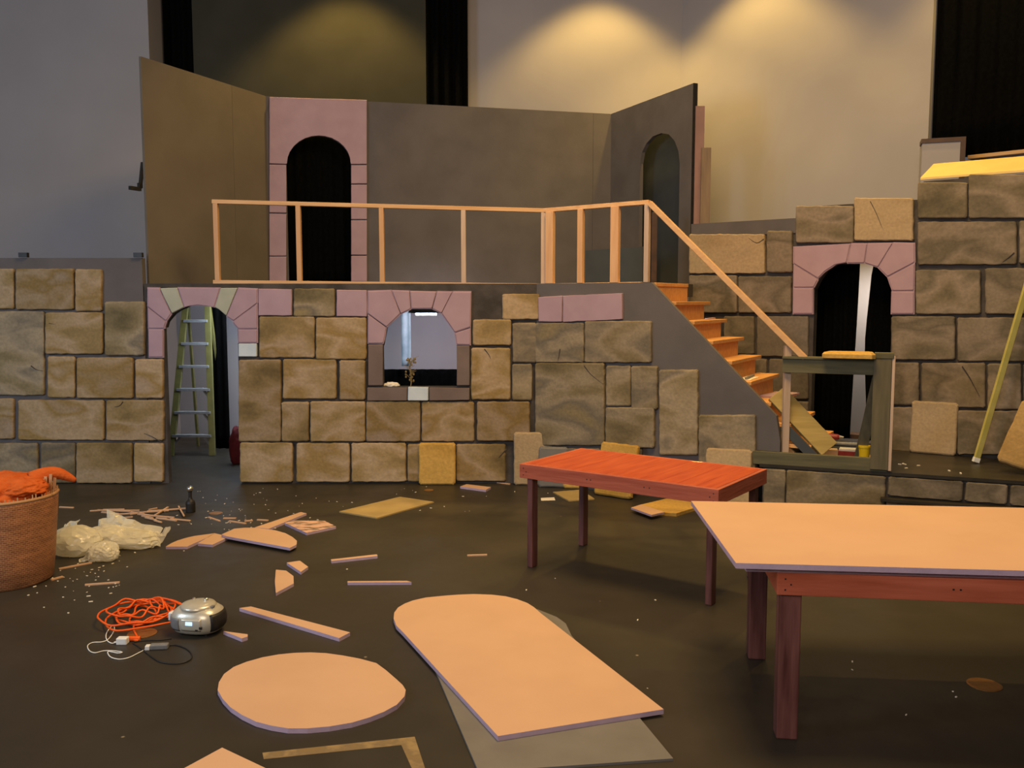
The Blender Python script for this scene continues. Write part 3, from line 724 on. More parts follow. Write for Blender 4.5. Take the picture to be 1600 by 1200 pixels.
mb = MB(); mb.box(((su + sb1) / 2 + .01, -.04, (zT - ZD) / 2 + .03), (sb1 - su + .02, .035, zT - ZD + .02)); mb.build('upright', 'greenwood_v', gf, bevel=.004)
mb = MB(); mb.box((sb1 + .035, -.01, (zT - ZD) / 2 + .03), (.025, .09, zT - ZD + .03)); mb.build('pale_side_face', 'lumber_pale', gf, bevel=.003)  # thin pale board set on as the lighter side face of the upright
mb = MB(); mb.box(((su + sb1) / 2 + .02, -.01, zT - ZD + .05), (sb1 - su + .03, .11, .05)); mb.build('corner_cap', 'greenwood', gf, bevel=.004)
mb = MB(); mb.beam((su - .10, .40, 0), (su + .05, .06, zT - ZD - .12), .10, .025, Vector((0, 1, 0))); mb.build('brace', 'greenwood_v', gf, bevel=.003)
# foam slab on top of the frame
a = GF.sz(1284, 562)[0]; b = GF.sz(1368, 562)[0]
mb = MB(); p = ragged([(0, -.16), (b - a, -.16), (b - a - .02, .16), (.05, .16)], .06, .006, R, .03)
mb.hull([[Vector((q.x, q.y, z)) for q in p] for z in (0, .035)] + [[Vector((q.x * .94 + (b - a) * .03, q.y * .9, .05)) for q in p]])
tag(mb.build('foam_block', 'yellowstone', loc=GF.at(a, zT + .024), rz=GF.rz), 'yellow ochre foam stone lying flat on top of the green guard frame', 'foam stone')
# leaning plank and clutter on the deck
def dk(u, v, z=ZD): return onz(u, v, z)
def nose(k, dz, y): return SP.at(s0 + k * run + .05, ZP - k * rise + dz, -y)
a, b = nose(6.1, .10, .16), nose(8.72, .10, .16)
mb = MB(); mb.beam(Vector((0, 0, 0)), b - a, .20, .04, SP.n * .9 + Vector((0, 0, 1)))
tag(mb.build('plank', 'plank', loc=a, bevel=.004), 'wide yellowish plank sloping from the low treads down to the deck', 'plank')
a, b = nose(6.6, -.10, .066 + .006), nose(8.6, -.08, .066 + .006)
mb = MB(); mb.beam(Vector((0, 0, 0)), b - a, .018, .09)  # dark strip added for the plank's shaded side and shadow
tag(mb.build('plank', 'bluesheet', loc=a, bevel=.003), 'dark strip standing for the shadow along the near side of the yellowish plank', 'plank')
def clutter(name, u, v, size, ang, m, label, cat, z=ZD, bevel=.004):
    p = onz(u, v, z); mb = MB(); mb.box((0, 0, size[2] / 2), size)
    return tag(mb.build(name, m, loc=p, rz=DP.rz + ang, bevel=bevel), label, cat)
clutter('foam_sheet', 1318, 716, (.62, .26, .03), .02, 'foam', 'pink foam sheet lying on the deck inside the guard frame under tools', 'foam offcut')
ZC = ZD + .03
clutter('cardboard_box', 1296, 710, (.15, .12, .055), .1, 'cardboard', 'small tan box on the deck left of the white box, inside the guard frame', 'box', ZC)
bx_ = clutter('tool_case', 1324, 711, (.17, .12, .045), -.05, 'redplastic', 'dark red case with a white lid beside the yellow tub', 'case', ZC)
mb = MB(); mb.box((0, 0, .056), (.15, .11, .022)); l = mb.build('lid', 'whiteplastic', bx_, bevel=.003)
p = onz(1350, 720, ZC)
tb = thing('plastic_tub', p, 'yellow round plastic tub beside the right upright of the guard frame', 'tub')
mb = MB(); mb.lathe([(.040, 0), (.045, .02), (.052, .125), (.055, .13), (.055, .138)], 28); mb.build('body', 'yellow', tb, smooth=False)
mb = MB(); mb.lathe([(.057, .128), (.057, .145), (.05, .15)], 28); mb.build('lid', 'yellow', tb)
p = onz(1302, 706, ZC)
dr_ = thing('power_drill', p + Vector((0, .05, .045)), 'dark red cordless drill among the tools inside the guard frame', 'drill', rz=DP.rz)
mb = MB(); mb.tube([(-.05, 0, .10), (.05, 0, .10), (.07, 0, .10)], lambda t: .035 - .012 * t, 12, 1); mb.build('body', 'redplastic', dr_)
mb = MB(); mb.tube([(.07, 0, .10), (.11, 0, .10)], lambda t: .02 - .01 * t, 10, 1); mb.build('chuck', 'metal', dr_)
mb = MB(); mb.beam((-.03, 0, .08), (-.045, 0, .03), .035, .045, Vector((1, 0, 0))); mb.build('grip', 'greyplastic', dr_, bevel=.006)
mb = MB(); mb.box((-.045, 0, -.0), (.09, .07, .06)); mb.build('battery', 'redplastic', dr_, bevel=.006)
p = onz(1328, 704, ZC) + Vector((.0, .03, .06))
mb = MB(); mb.tube([(-.17, 0, 0), (.17, 0, 0)], .022, 14, 1)
tag(mb.build('tube', 'greyplastic', loc=p, rz=DP.rz, smooth=False), 'short grey tube lying behind the white-lidded case on the deck', 'tube')
p = onz(1328, 706, ZC) + Vector((.0, .04, .0)); mb = MB(); mb.box((0, 0, .018), (.36, .08, .036))
tag(mb.build('tool_tray', 'bluesheet', loc=p, rz=DP.rz), 'low dark tray under the grey tube on the deck', 'tray')
tcb = clutter('door_threshold', 1340, 684, (.34, .2, .05), 0, 'browntrim', 'dark wooden threshold block lying in the pink arched doorway', 'block')

# ------------------------------------------------------------------ foam stones leaning about
def lean(pl, quad, th, m, name, label, cat, z0=0, gap=.06, rough=.005, parts=None):
    """a foam stone standing on its lower edge and tipped back against a wall plane: quad = top-left, top-right, bottom-right, bottom-left"""
    bl, br = onz(*quad[3], z0), onz(*quad[2], z0)
    x = (br - bl); L = x.length; x.normalize()
    nb = Vector((-x.y, x.x, 0))
    mid = (bl + br) / 2
    # tilt so the top edge meets the wall
    dist = max(.03, -((mid - pl.p).dot(pl.n)) * -1 - gap)
    tu = ((quad[0][0] + quad[1][0]) / 2, (quad[0][1] + quad[1][1]) / 2)
    t = pl.off(gap).hit(*tu); h = t.z - z0
    back = dist
    H = math.hypot(h, back)
    tl = math.atan2(back, h)
    wtop = L
    mb = MB(); poly = [(0, 0), (L, 0), (L, H), (0, H)]
    slab(mb, poly, 0, th, R, rough=rough, inset=.018, step=.06, corner=.02)
    o = mb.build(name, m)
    o.matrix_world = Matrix.Translation(bl + Vector((0, 0, 0))) @ Matrix.Rotation(math.atan2(x.y, x.x), 4, 'Z') @ Matrix.Rotation(-tl, 4, 'X')
    return tag(o, label, cat)
lean(FP, [(656, 692), (712, 692), (712, 757), (655, 757)], .04, 'yellowstone', 'foam_block', 'yellow ochre foam stone leaning against the castle front below the window', 'foam stone')
lean(FP, [(806, 674), (882, 677), (882, 757), (803, 757)], .05, 'cream', 'foam_block', 'cream-brown rounded foam stone leaning on the wall at its corner, left of the red table', 'foam stone')
lean(SP, [(842, 699), (888, 700), (888, 762), (841, 761)], .03, 'greysheet', 'foam_block', 'grey unpainted foam slab leaning in front of the cream-brown foam stone', 'foam stone', gap=.13)
lean(SP, [(952, 692), (1008, 697), (988, 781), (930, 772)], .05, 'yellowstone', 'foam_block', 'yellow ochre foam stone leaning on the stair front behind the red table', 'foam stone')
lean(SP, [(880, 738), (908, 740), (908, 764), (880, 763)], .02, 'yellowstone', 'foam_block', 'small yellow foam piece by the wall seen under the red table', 'foam stone', gap=.10)
lean(SP, [(1101, 697), (1175, 706), (1172, 800), (1100, 795)], .05, 'cream', 'foam_block', 'tan foam stone leaning on the stair front behind the right end of the red table', 'foam stone')
lean(WP, [(1427, 626), (1497, 630), (1494, 712), (1422, 706)], .05, 'cream', 'foam_block', 'light brown foam stone leaning on the right castle wall, standing on the deck', 'foam stone', z0=ZD)
# big slab tilted at the right edge
mb = MB(); slab(mb, [(0, 0), (.30, 0), (.30, .62), (0, .62)], 0, .08, R, inset=.02, corner=.03)
o = mb.build('foam_block', 'tanstone'); bl = onz(1556, 736, ZD)
o.matrix_world = Matrix.Translation(bl + Vector((0, 0, .085))) @ Matrix.Rotation(-.62, 4, 'Z') @ Matrix.Rotation(-.42, 4, 'X') @ Matrix.Rotation(.27, 4, 'Y')
tag(o, 'thick yellow ochre foam stone tilted on the deck at the right edge beside the pole', 'foam stone')
# pole
a = onz(1524, 724, ZD); b = WP.off(.2).hit(1600, 462); d = (b - a); b = a + d * 1.35
pol = thing('pole', a, 'long yellow metal pole leaning diagonally on the right castle wall', 'pole')
mb = MB(); mb.beam(d * .035, b - a, .055, .03, Vector((0, -1, 0))); mb.build('shaft', 'pole', pol, bevel=.004)
mb = MB(); mb.beam((0, 0, .012), d * .035, .06, .036, Vector((0, -1, 0))); mb.build('end_cap', 'whiteplastic', pol, bevel=.003)
# yellow sheet sloping on top of right wall
pa = WP.off(-.01).hit(1438, 281); pb = pa + WP.d * 2.0
zt2 = RW.hit(1560, 250).z
n_ = -WP.n
sh = thing('foam_sheet', pa, 'yellow sheet sloping back from the top of the right castle wall', 'sheet', rz=WP.rz)
mb = MB(); mb.hull([[Vector((0, 0, .0)), Vector((2.2, 0, .0)), Vector((2.2, 0, .02)), Vector((0, 0, .02))], [Vector((.02, .42, .185)), Vector((2.2, .42, .185)), Vector((2.2, .42, .205)), Vector((.02, .42, .205))]])
mb.build('board', 'yellowboard', sh)
# lumber standing behind the right flat
for (u0, u1, vt, Y, m, lab) in ((1087, 1101, 166, 10.95, 'dustypink', 'tall narrow pink foam board standing behind the right upper flat'), (1096, 1111, 231, 10.75, 'brownboard', 'brown board standing in front of the tall pink board beside the right upper flat')):
    a, b = ony(u0, vt, Y), ony(u1, vt, Y)
    mb = MB(); mb.box((0, 0, a.z / 2), (b.x - a.x, .03, a.z)); tag(mb.build('board', m, loc=((a.x + b.x) / 2, Y, 0)), lab, 'board')

# ------------------------------------------------------------------ backstage
def ladder():
    fl, fr = onz(265, 713), onz(334, 711)
    Yl = (fl.y + fr.y) / 2
    tl, tr = ony(291, 468, Yl + .35), ony(324, 468, Yl + .35)
    t = thing('stepladder', ((fl.x + fr.x) / 2, Yl, 0), 'olive fibreglass stepladder standing behind the left arched doorway', 'ladder')
    o = Vector(t.location)
    fl.y = fr.y = Yl
    for nm, a, b in (('rail', fl, tl), ('rail', fr, tr)):
        mb = MB(); mb.beam(a - o, b - o, .075, .05, Vector((0, 1, 0))); mb.build(nm, 'fibreglass', t, bevel=.003)
    for i, vv in enumerate((502, 538, 574, 610, 646, 682)):
        k = (713 - vv) / 245.
        a = fl.lerp(tl, k); b = fr.lerp(tr, k)
        mb = MB(); mb.box((a + b) / 2 - o, ((b - a).length, .08, .035)); mb.build('step', 'alu', t, bevel=.003)
    for k0, sgn in ((.11, 0), (.26, 1), (.41, 1)):
        for side in ((0, 1) if sgn == 0 else (1,)):
            a = fl.lerp(tl, k0 - .06) if side == 0 else fr.lerp(tr, k0 - .06)
            b = fl.lerp(tl, k0 + .02).lerp(fr.lerp(tr, k0 + .02), .22 if side == 0 else .75)
            mb = MB(); mb.beam(a - o, b - o, .02, .025); mb.build('brace', 'alu', t)
    for a, b in ((fl, tl), (fr, tr)):
        c = a + Vector((.09 if a is fl else -.03, .75, 0)); mb = MB(); mb.beam(c - o, b + Vector((0, .05, 0)) - o, .03, .05, Vector((0, 1, 0))); mb.build('rear_leg', 'fibreglass', t, bevel=.003)
    mb = MB(); mb.box((tl + tr) / 2 - o + Vector((0, .02, .02)), ((tr - tl).length + .08, .16, .05)); mb.build('top_cap', 'greyplastic', t, bevel=.006)
ladder()
HP = Plane((0, 11.9), (1, 0))
curtain('stage_curtain', HP, HP.sz(333, 600)[0], HP.sz(356, 600)[0], .01, ZP - .16, 'narrow black drape seen right of the ladder through the left doorway', amp=.02, wl=.1)
mb = MB(); q = onz(368, 724); mb.blob((0, 0, .2), (.09, .10, .24), 3, .22, 2.2, 4, True, 0.0)
tag(mb.build('red_cloth', 'red', loc=(q.x + .03, q.y, 0), smooth=True), 'bundled dark red cloth on the floor inside the left doorway, at its right jamb', 'cloth')
curtain('masking_skirt', Plane((0, 12.3), (1, 0)), ony(585, 600, 12.3).x, ony(760, 600, 12.3).x, .01, ony(650, 577, 12.3).z, 'low black masking cloth along the back wall seen through the arched window', amp=.02)
curtain('hanging_sheet', Plane((0, 12.1), (1, 0)), ony(627, 540, 12.1).x, ony(642, 540, 12.1).x, 1.1, 2.0, 'pale blue plastic strip hanging behind the arched window', 'bluecloth', amp=.012, wl=.09, cat='sheet')
lf = ony(666, 489, 11.2)
lt = thing('fluorescent_light', (lf.x, lf.y, lf.z), 'lit fluorescent fixture hanging under the platform behind the arched window', 'light')
mb = MB(); mb.wall([(-.22, .0), (.22, .0), (.17, .10), (-.17, .10)], -.07, .07); mb.build('housing', 'bluecloth', lt)
mb = MB(); mb.tube([(-.13, -.02, -.015), (.13, -.02, -.015)], .014, 10, 1); mb.build('tube', 'tubeglow', lt)
# on the window ledge
wl0 = FP.hit(641, 604); ledge = FP.sz(650, 604)[1]
pl_ = thing('dried_plant', (wl0.x, C0.y + .05, ledge), 'dried brown twig standing on the arched window ledge', 'plant')
mb = MB(); mb.tube([(0, 0, 0), (.01, 0, .1), (-.01, .01, .2), (.02, 0, .28)], .006, 6)
rp_ = random.Random(5)
for i in range(14):
    z = .08 + .2 * i / 14; a = rp_.uniform(0, 6.28); l = rp_.uniform(.03, .10)
    mb.tube([(0, 0, z), (l * .6 * math.cos(a), l * .3 * math.sin(a), z + l * .5), (l * math.cos(a), l * .5 * math.sin(a), z + l * .7)], .003, 4)
mb.build('stem', 'plant', pl_)
mb = MB()
for i in range(34):
    z = rp_.uniform(.04, .30); a = rp_.uniform(0, 6.28); l = rp_.uniform(0, .07)
    mb.blob((l * math.cos(a), l * .4 * math.sin(a), z), (.010, .006, .012), i, .4, 2, 1)
mb.build('seed_head', 'plant', pl_)['kind'] = 'stuff'
mb = MB(); mb.blob((0, 0, .012), (.075, .03, .03), 4, .35, 2.5, 3, True, 0); q = FP.hit(611, 603)
tag(mb.build('crumpled_paper', 'paper', loc=(q.x, C0.y + .045, ledge)), 'crumpled tan paper in the left corner of the arched window ledge', 'paper')

# ------------------------------------------------------------------ tables
def table(name, c, ang, L, W, h, label, legin=.07, planks=11, top_w=.09, legw=.075):
    t = thing(name, (c[0], c[1], 0), label, 'table', rz=ang)
    ap_h = .105
    n = planks; pw = (L - .062) / n
    mb = MB()
    for i in range(n):
        x = -L / 2 + .031 + pw * (i + .5); mb.box((x, 0, h - .014), (pw - .0015, W - .062, .028))
    mb.build('tabletop', 'tabletop', t, bevel=.0015)
    for sgn in (-1, 1):
        mb = MB(); mb.box((0, sgn * (W / 2 - .015), h - ap_h / 2), (L, .03, ap_h)); mb.build('apron', 'apron', t, bevel=.003)
        mb = MB(); mb.box((sgn * (L / 2 - .015), 0, h - ap_h / 2), (.03, W - .06, ap_h)); mb.build('apron', 'apron_y', t, bevel=.003)
    for i in (-1, 1):
        for j in (-1, 1):
            mb = MB(); mb.box((i * (L / 2 - legin), j * (W / 2 - legin), (h - .03) / 2), (legw * .62 if L < 1.7 else legw, legw, h - .03)); mb.build('leg', 'leg', t, bevel=.006)
    mb = MB()
    for i in (-1, 1):
        for q in (.03, .07):
            for k in (.03, .06): mb.lathe([(.004, 0), (.004, .002)], 8, (i * (L / 2 - q), -W / 2 - .001, h - k))
    mb.bm.free()
    mb = MB()
    for i in (-1, 1):
        for k in ((.035, .03), (.06, .055), (.035, .08)):
            mb.box((i * (L / 2 - k[0]), -W / 2 - .0005, h - k[1]), (.007, .002, .007))
    for x in (-.2, -.17, .25, .29): mb.box((x, -W / 2 - .0005, h - .05), (.008, .002, .007))
    mb.build('nail_head', 'black', t)
    return t
table('wooden_table', (.946, 6.467), -.626, 1.566, .873, .786, 'smaller red-stained plank table in the middle with a bare top')
T2F = onz(1215, 894, .786)
a2 = math.radians(-7); L2, W2 = 1.9, 1.05
ex, ey = Vector((math.cos(a2), math.sin(a2), 0)), Vector((-math.sin(a2), math.cos(a2), 0))
c2 = T2F + ex * L2 / 2 + ey * W2 / 2
table('wooden_table', (c2.x, c2.y), a2, L2, W2, .786, 'red-stained table in the right foreground with pink boards laid on top', legin=.065, legw=.095)
def foam_board(name, poly, z0, th, label, cat, m='foam', edge='cool_lit_foam', group=None, warp=None):
    """a flat board: poly of floor-plane points, sides in the edge material, by default foam with cool light painted in"""
    c = sum((Vector((p.x, p.y)) for p in poly), Vector((0, 0))) / len(poly)
    mb = MB(); pts = [(p.x - c.x, p.y - c.y) for p in poly]
    A = sum(pts[i][0] * pts[(i + 1) % len(pts)][1] - pts[(i + 1) % len(pts)][0] * pts[i][1] for i in range(len(pts)))
    if A < 0: pts.reverse()
    mb.prism(pts, 0, th)
    o = mb.build(name, [m, edge], loc=(c.x, c.y, z0))
    for f in o.data.polygons:
        if abs(f.normal.z) < .5: f.material_index = 1
    tag(o, label, cat, group); return o
def px(lst, z): return [onz(u, v, z) for u, v in lst]
zb = .786
n2 = onz(1166, 886, zb + .02); f2_ = onz(1094, 786, zb + .02)
pr = px([(1080, 783), (1150, 880)], zb + .05)
dx = onz(1600, 892, zb + .05) - pr[1]; dx.normalize()
foam_board('foam_board', [pr[0], pr[1], pr[1] + dx * 2.44, pr[0] + dx * 2.44], zb + .026, .025, 'large pink foam board lying uppermost on the right foreground table', 'foam board')
foam_board('foam_board', [n2 + Vector((0, .0, 0)), n2 + dx * 2.3, f2_ + dx * 2.3, f2_], zb, .025, 'pink foam board under the top board on the right foreground table', 'foam board', edge='cool_lit_foam')

# ------------------------------------------------------------------ boards and offcuts on the floor
g = px([(672, 1028), (748, 1206), (1052, 1185), (893, 993), (884, 974), (870, 964), (840, 952), (780, 947), (720, 955), (690, 975), (674, 1000)], .012)
foam_board('arched_board', g, 0, .012, 'grey arched board lying on the floor under the pink arched board', 'board', 'greysheet', 'greysheet')
g = px([(778, 1150), (1037, 1108), (845, 958), (835, 949), (824, 942), (808, 936), (790, 931.5), (768, 929), (740, 928), (715, 929), (690, 931), (665, 933.5), (645, 938), (632, 943), (622, 949), (616, 957), (615, 966), (619, 977), (630, 988)], .037)
foam_board('arched_board', g, .0125, .024, 'large pink arched foam board lying on top of the grey arched board', 'foam board')
ov = [(340, 1078), (342, 1066), (350, 1053), (365, 1042), (385, 1034), (410, 1027), (435, 1022.5), (460, 1020), (485, 1019.3), (510, 1020.5), (535, 1024), (562, 1029), (588, 1036), (603, 1047), (618, 1060), (629, 1070), (634, 1078), (632, 1088), (620, 1101), (600, 1112), (577, 1121), (550, 1129), (515, 1135), (480, 1138), (450, 1138), (425, 1134), (400, 1127.5), (378, 1117), (360, 1105), (348, 1092)]
foam_board('oval_board', px(ov, .025), 0, .025, 'pink oval foam board lying on the floor in the foreground', 'foam board')
foam_board('foam_board', px([(240, 1226), (347, 1168), (470, 1226), (370, 1275)], .025), 0, .025, 'pink foam board corner at the bottom edge, below the oval board', 'foam board')
foam_board('tape_mark', px([(410, 1176), (412, 1186), (627, 1164), (650, 1215), (668, 1212), (648, 1151)], .0015), 0, .0015, 'L-shaped brown tape mark on the floor below the oval board', 'tape', 'tape', 'tape')
def cut(p, label, th=.022, m='foam', z0=0, name='foam_offcut', cat='foam offcut', group=None): return foam_board(name, px(p, z0 + th), z0, th, label, cat, m, 'cool_lit_foam' if m == 'foam' else m, group)
cut([(374, 950), (392, 947.5), (547, 988), (530, 997)], 'long straight pink foam strip on the floor right of the boombox')
cut([(355, 838), (346, 835), (366, 826), (383, 824.5), (401, 824.5), (430, 828.5), (446, 833), (457, 839), (464, 845), (463, 851), (453, 856)], 'large half-oval pink offcut on the floor, biggest of the scraps', z0=.023)
cut([(259, 854), (268, 848.5), (277, 844.5), (290, 840.5), (303, 837.5), (336, 833), (326, 839), (292, 854)], 'tapered curved pink offcut left of the half-oval offcut')
cut([(309, 849), (335, 833), (358, 838.5), (332, 851)], 'small pink offcut tucked under the left tip of the half-oval offcut', z0=.0)
cut([(398, 824), (470, 800), (479, 802), (420, 826)], 'long pink stick pointing away behind the half-oval offcut', th=.02)
o = cut([(445, 817), (458, 813.5), (507, 813.5), (525, 822.5), (479, 832.5)], 'squarish pink offcut with dark smears across its top')
m_ = mat('smeared_pink_foam', (.10, .08, .05), (.66, .40, .29), 9, .75, stretch=(1, 4, 1), lo=.38, hi=.5); o.data.materials[0] = m_
cut([(530, 799), (625, 776), (678, 784), (589, 809)], 'khaki rectangular sheet lying on the floor before the castle front', th=.012, m='tansheet', name='board', cat='board')
cut([(517, 874), (589, 866), (590, 868.5), (518, 876.5)], 'thin pink strip on the floor, upper of two right of the small offcuts', th=.02)
cut([(543, 908), (636, 907.5), (643, 909.5), (543, 910)], 'thin pink strip on the floor just above the big arched board', th=.02)
cut([(448, 879), (468.5, 876), (481.5, 885.5), (470, 893.5)], 'small four-sided pink offcut between the half-oval and the rounded offcut')
cut([(431, 890), (447, 891.5), (458.5, 900), (459, 911.5), (445, 919), (431, 926.5), (429.5, 908)], 'rounded pink offcut with a pointed lower end')
cut([(349, 986), (387, 991), (387, 994.5), (378, 997.5)], 'short pink offcut touching the right side of the boombox')
cut([(719, 760), (729, 756.5), (767, 761), (759, 765.5)], 'small pink offcut on the floor below the leaning yellow stone')
cut([(845, 778), (866, 777), (867.5, 781.5), (845.5, 782)], 'small white paper on the floor behind the left table leg', th=.002, m='paper', name='paper', cat='paper')
cut([(864, 768.5), (907, 765), (929, 779), (888.6, 782)], 'khaki sheet on the floor beneath the red table', th=.012, m='tansheet', name='board', cat='board')
cut([(999, 789), (1045, 778), (1078, 781), (1090, 792), (1057, 802), (1040, 801)], 'yellow ochre foam stone lying flat on the floor behind the right foreground table', th=.03, m='yellowstone', name='foam_block', cat='foam stone')
cut([(986, 793), (1002, 788), (1038, 800), (1018, 804.5)], 'pink offcut lying on the corner of the flat yellow foam stone', z0=.031, th=.018)
# floor discs
for u, v_, rx, lab in ((337, 802, .062, 'brass floor plate near the small black bottle'), (670, 766, .05, 'brass floor plate by the castle front below the leaning yellow stone'), (1538, 1070, .085, 'brass floor plate under the right foreground table')):
    p = onz(u, v_); mb = MB(); mb.lathe([(rx, 0), (rx, .003), (rx * .9, .005)], 32); tag(mb.build('floor_plate', 'copper', loc=p), lab, 'floor plate')

# strips
def strip(a, b, label, group=None, w=.012, th=.01, z=0, m='foam', name='foam_strip', lift=0):
    p, q = onz(*a), onz(*b); d = q - p
    mb = MB(); mb.beam(-d / 2, d / 2 + Vector((0, 0, lift)), w, th)
    o = mb.build(name, m, loc=(p + q) / 2 + Vector((0, 0, th / 2 + z))); return tag(o, label, 'foam strip', group)
def c6(x, y): return (130 + .1313 * x, 780 + .1313 * y)
pile = [(80, 145, 330, 130), (240, 135, 490, 130), (320, 150, 670, 148), (170, 150, 560, 165), (400, 185, 720, 165), (560, 190, 780, 160), (680, 170, 1020, 150), (760, 165, 1230, 128), (700, 205, 830, 230),
        (650, 190, 860, 215), (740, 235, 870, 265), (800, 215, 1080, 240), (870, 230, 1110, 262), (1040, 245, 1275, 268), (850, 210, 1010, 110), (1135, 105, 1200, 220),
        (300, 240, 590, 215), (345, 180, 390, 220), (850, 270, 930, 292), (780, 145, 880, 125), (220, 160, 420, 178), (480, 150, 720, 185), (600, 175, 900, 160), (900, 160, 1010, 150), (690, 180, 1000, 235)]
for i, (x0, y0, x1, y1) in enumerate(pile):
    strip(c6(x0, y0), c6(x1, y1), 'thin pink foam strip in the tangled pile left of the small black bottle', 'foam strips in the pile', w=R.uniform(.011, .02), z=.004 * (i % 4))
for a, b, lab in (((92, 890), (143, 880), 'thin pink foam strip lying below the crumpled plastic bag'), ((133, 915), (187, 911), 'pale foam strip on the floor above the orange cord'), ((80, 907), (98, 902), 'short pale foam strip touching the foot of the basket'),
                  ((93, 793), (115, 794), 'short pale foam strip on the floor just right of the basket rim'), ((326, 809), (343.5, 815), 'short foam strip below the brass plate near the black bottle'), ((730, 869), (761, 868), 'tiny pale foam strip on bare floor left of the red table leg'),
                  ((761, 753), (797, 757), 'thin pale foam strip at the wall foot left of the cream-brown stone')):
    strip(a, b, lab, w=.018)
for a, b in (((349, 810.5), (369, 810.5)), ((358, 815), (384, 819)), ((402, 813), (419, 814)), ((382, 815), (395, 814))):
    strip(a, b, 'short foam strip among the crumbs behind the half-oval offcut', 'short strips behind the half-oval offcut', w=.018)
# crumbs of foam
mb = MB(); rr = random.Random(11)
for i in range(170):
    k = rr.random()
    if k < .35: u, v_ = rr.gauss(120, 40), rr.gauss(900, 22)
    elif k < .6: u, v_ = rr.gauss(370, 60), rr.gauss(810, 12)
    elif k < .85: u, v_ = rr.uniform(300, 860), rr.uniform(760, 800)
    else: u, v_ = rr.uniform(100, 1500), rr.uniform(770, 1150)
    p = onz(u, v_); s_ = rr.uniform(.002, .0055)
    mb.box((p.x, p.y, s_ * .4), (s_ * rr.uniform(1.5, 5), s_ * 1.6, s_ * .8), Matrix.Rotation(rr.random() * 3, 3, 'Z'))
tag(mb.build('foam_crumbs', 'paper'), 'pale crumbs of foam scattered over the black stage floor', 'crumbs', kind='stuff')
mb = MB()
for u, v_ in ((1406, 726), (1411, 725), (1414, 726), (1435, 728), (1416, 732), (1501, 740), (1483, 736)):
    p = onz(u, v_, ZD); mb.box((p.x, p.y, ZD + .004), (.03, .012, .008), Matrix.Rotation(rr.random() * 3, 3, 'Z'))
tag(mb.build('foam_crumbs', 'paper'), 'few pale foam crumbs on the front edge of the black deck', 'crumbs', kind='stuff')

# ------------------------------------------------------------------ basket with orange cloth
bc = onz(8, 906); BH = .62
bk = thing('wicker_basket', (bc.x, bc.y, 0), 'large woven reddish-brown basket at the left edge', 'basket')
def basket():
    bm = bmesh.new(); n = 72; prof = [(.30, 0), (.315, .015), (.335, .2), (.352, .4), (.368, BH - .03), (.37, BH), (.355, BH), (.345, BH - .05), (.30, .03)]
    uvl = bm.loops.layers.uv.new('UVMap'); rings = []
    acc = 0; L = [0]
    for a, b in zip(prof, prof[1:]): acc += math.hypot(b[0] - a[0], b[1] - a[1]); L.append(acc)
    for r, z in prof: rings.append([bm.verts.new((r * math.cos(2 * PI * i / n), r * math.sin(2 * PI * i / n), z)) for i in range(n)])
    for k in range(len(rings) - 1):
        for i in range(n):
            f = bm.faces.new((rings[k][i], rings[k][(i + 1) % n], rings[k + 1][(i + 1) % n], rings[k + 1][i])); f.smooth = True
            for lp_, (ii, kk) in zip(f.loops, ((i, k), (i + 1, k), (i + 1, k + 1), (i, k + 1))): lp_[uvl].uv = (ii / n * 2.2, L[kk])
    bm.faces.new(rings[-1])
    me = bpy.data.meshes.new('basket_wall'); bm.to_mesh(me); bm.free(); me.materials.append(M['weave'])
    o = bpy.data.objects.new('basket_wall', me); COL.objects.link(o); o.parent = bk
    mb = MB(); ring = [(.364 * math.cos(2 * PI * i / 60), .364 * math.sin(2 * PI * i / 60), BH) for i in range(61)]; mb.tube(ring, .012, 8, 1); mb.build('rim', 'weave', bk, smooth=True)
    mb = MB()
    for i in range(90):
        a = 2 * PI * i / 90; h = R.uniform(.012, .04); c = Vector((.362 * math.cos(a), .362 * math.sin(a), BH + h / 2)); mb.box(c, (.006, .006, h))
    mb.build('cane_end', 'lumber_v', bk)
basket()
mb = MB(); mb.blob((-.02, 0, BH - .02), (.30, .29, .17), 12, .20, 1.7, 5, True)
mb.blob((.17, -.05, BH + .06), (.17, .14, .07), 5, .22, 1.8, 5, True)
mb.tube([(.18, .10, BH + .08), (.26, .14, BH + .115), (.33, .17, BH + .12), (.40, .19, BH + .085), (.44, .20, BH + .06)], lambda t: .06 * (1 - t) + .014, 12)
tag(mb.build('orange_cloth', 'cloth', loc=(bc.x, bc.y, 0), smooth=True), 'orange crumpled cloth heaped in the wicker basket', 'cloth')
for i, (x, y, h, t) in enumerate(((.265, .07, .10, .02), (.285, .08, .115, .0), (.305, .09, .13, .03), (.29, .12, .10, -.02), (.315, .11, .10, .05))):
    mb = MB(); mb.beam((-.02, 0, -.25), (t * .4 , 0, h), .02, .007, Vector((0, 1, 0)))
    tag(mb.build('garden_stake', 'lumber_v', loc=(bc.x + x, bc.y + y, BH)), 'pale thin wooden stake standing at the right side of the basket', 'stake', 'wooden stakes in the basket')

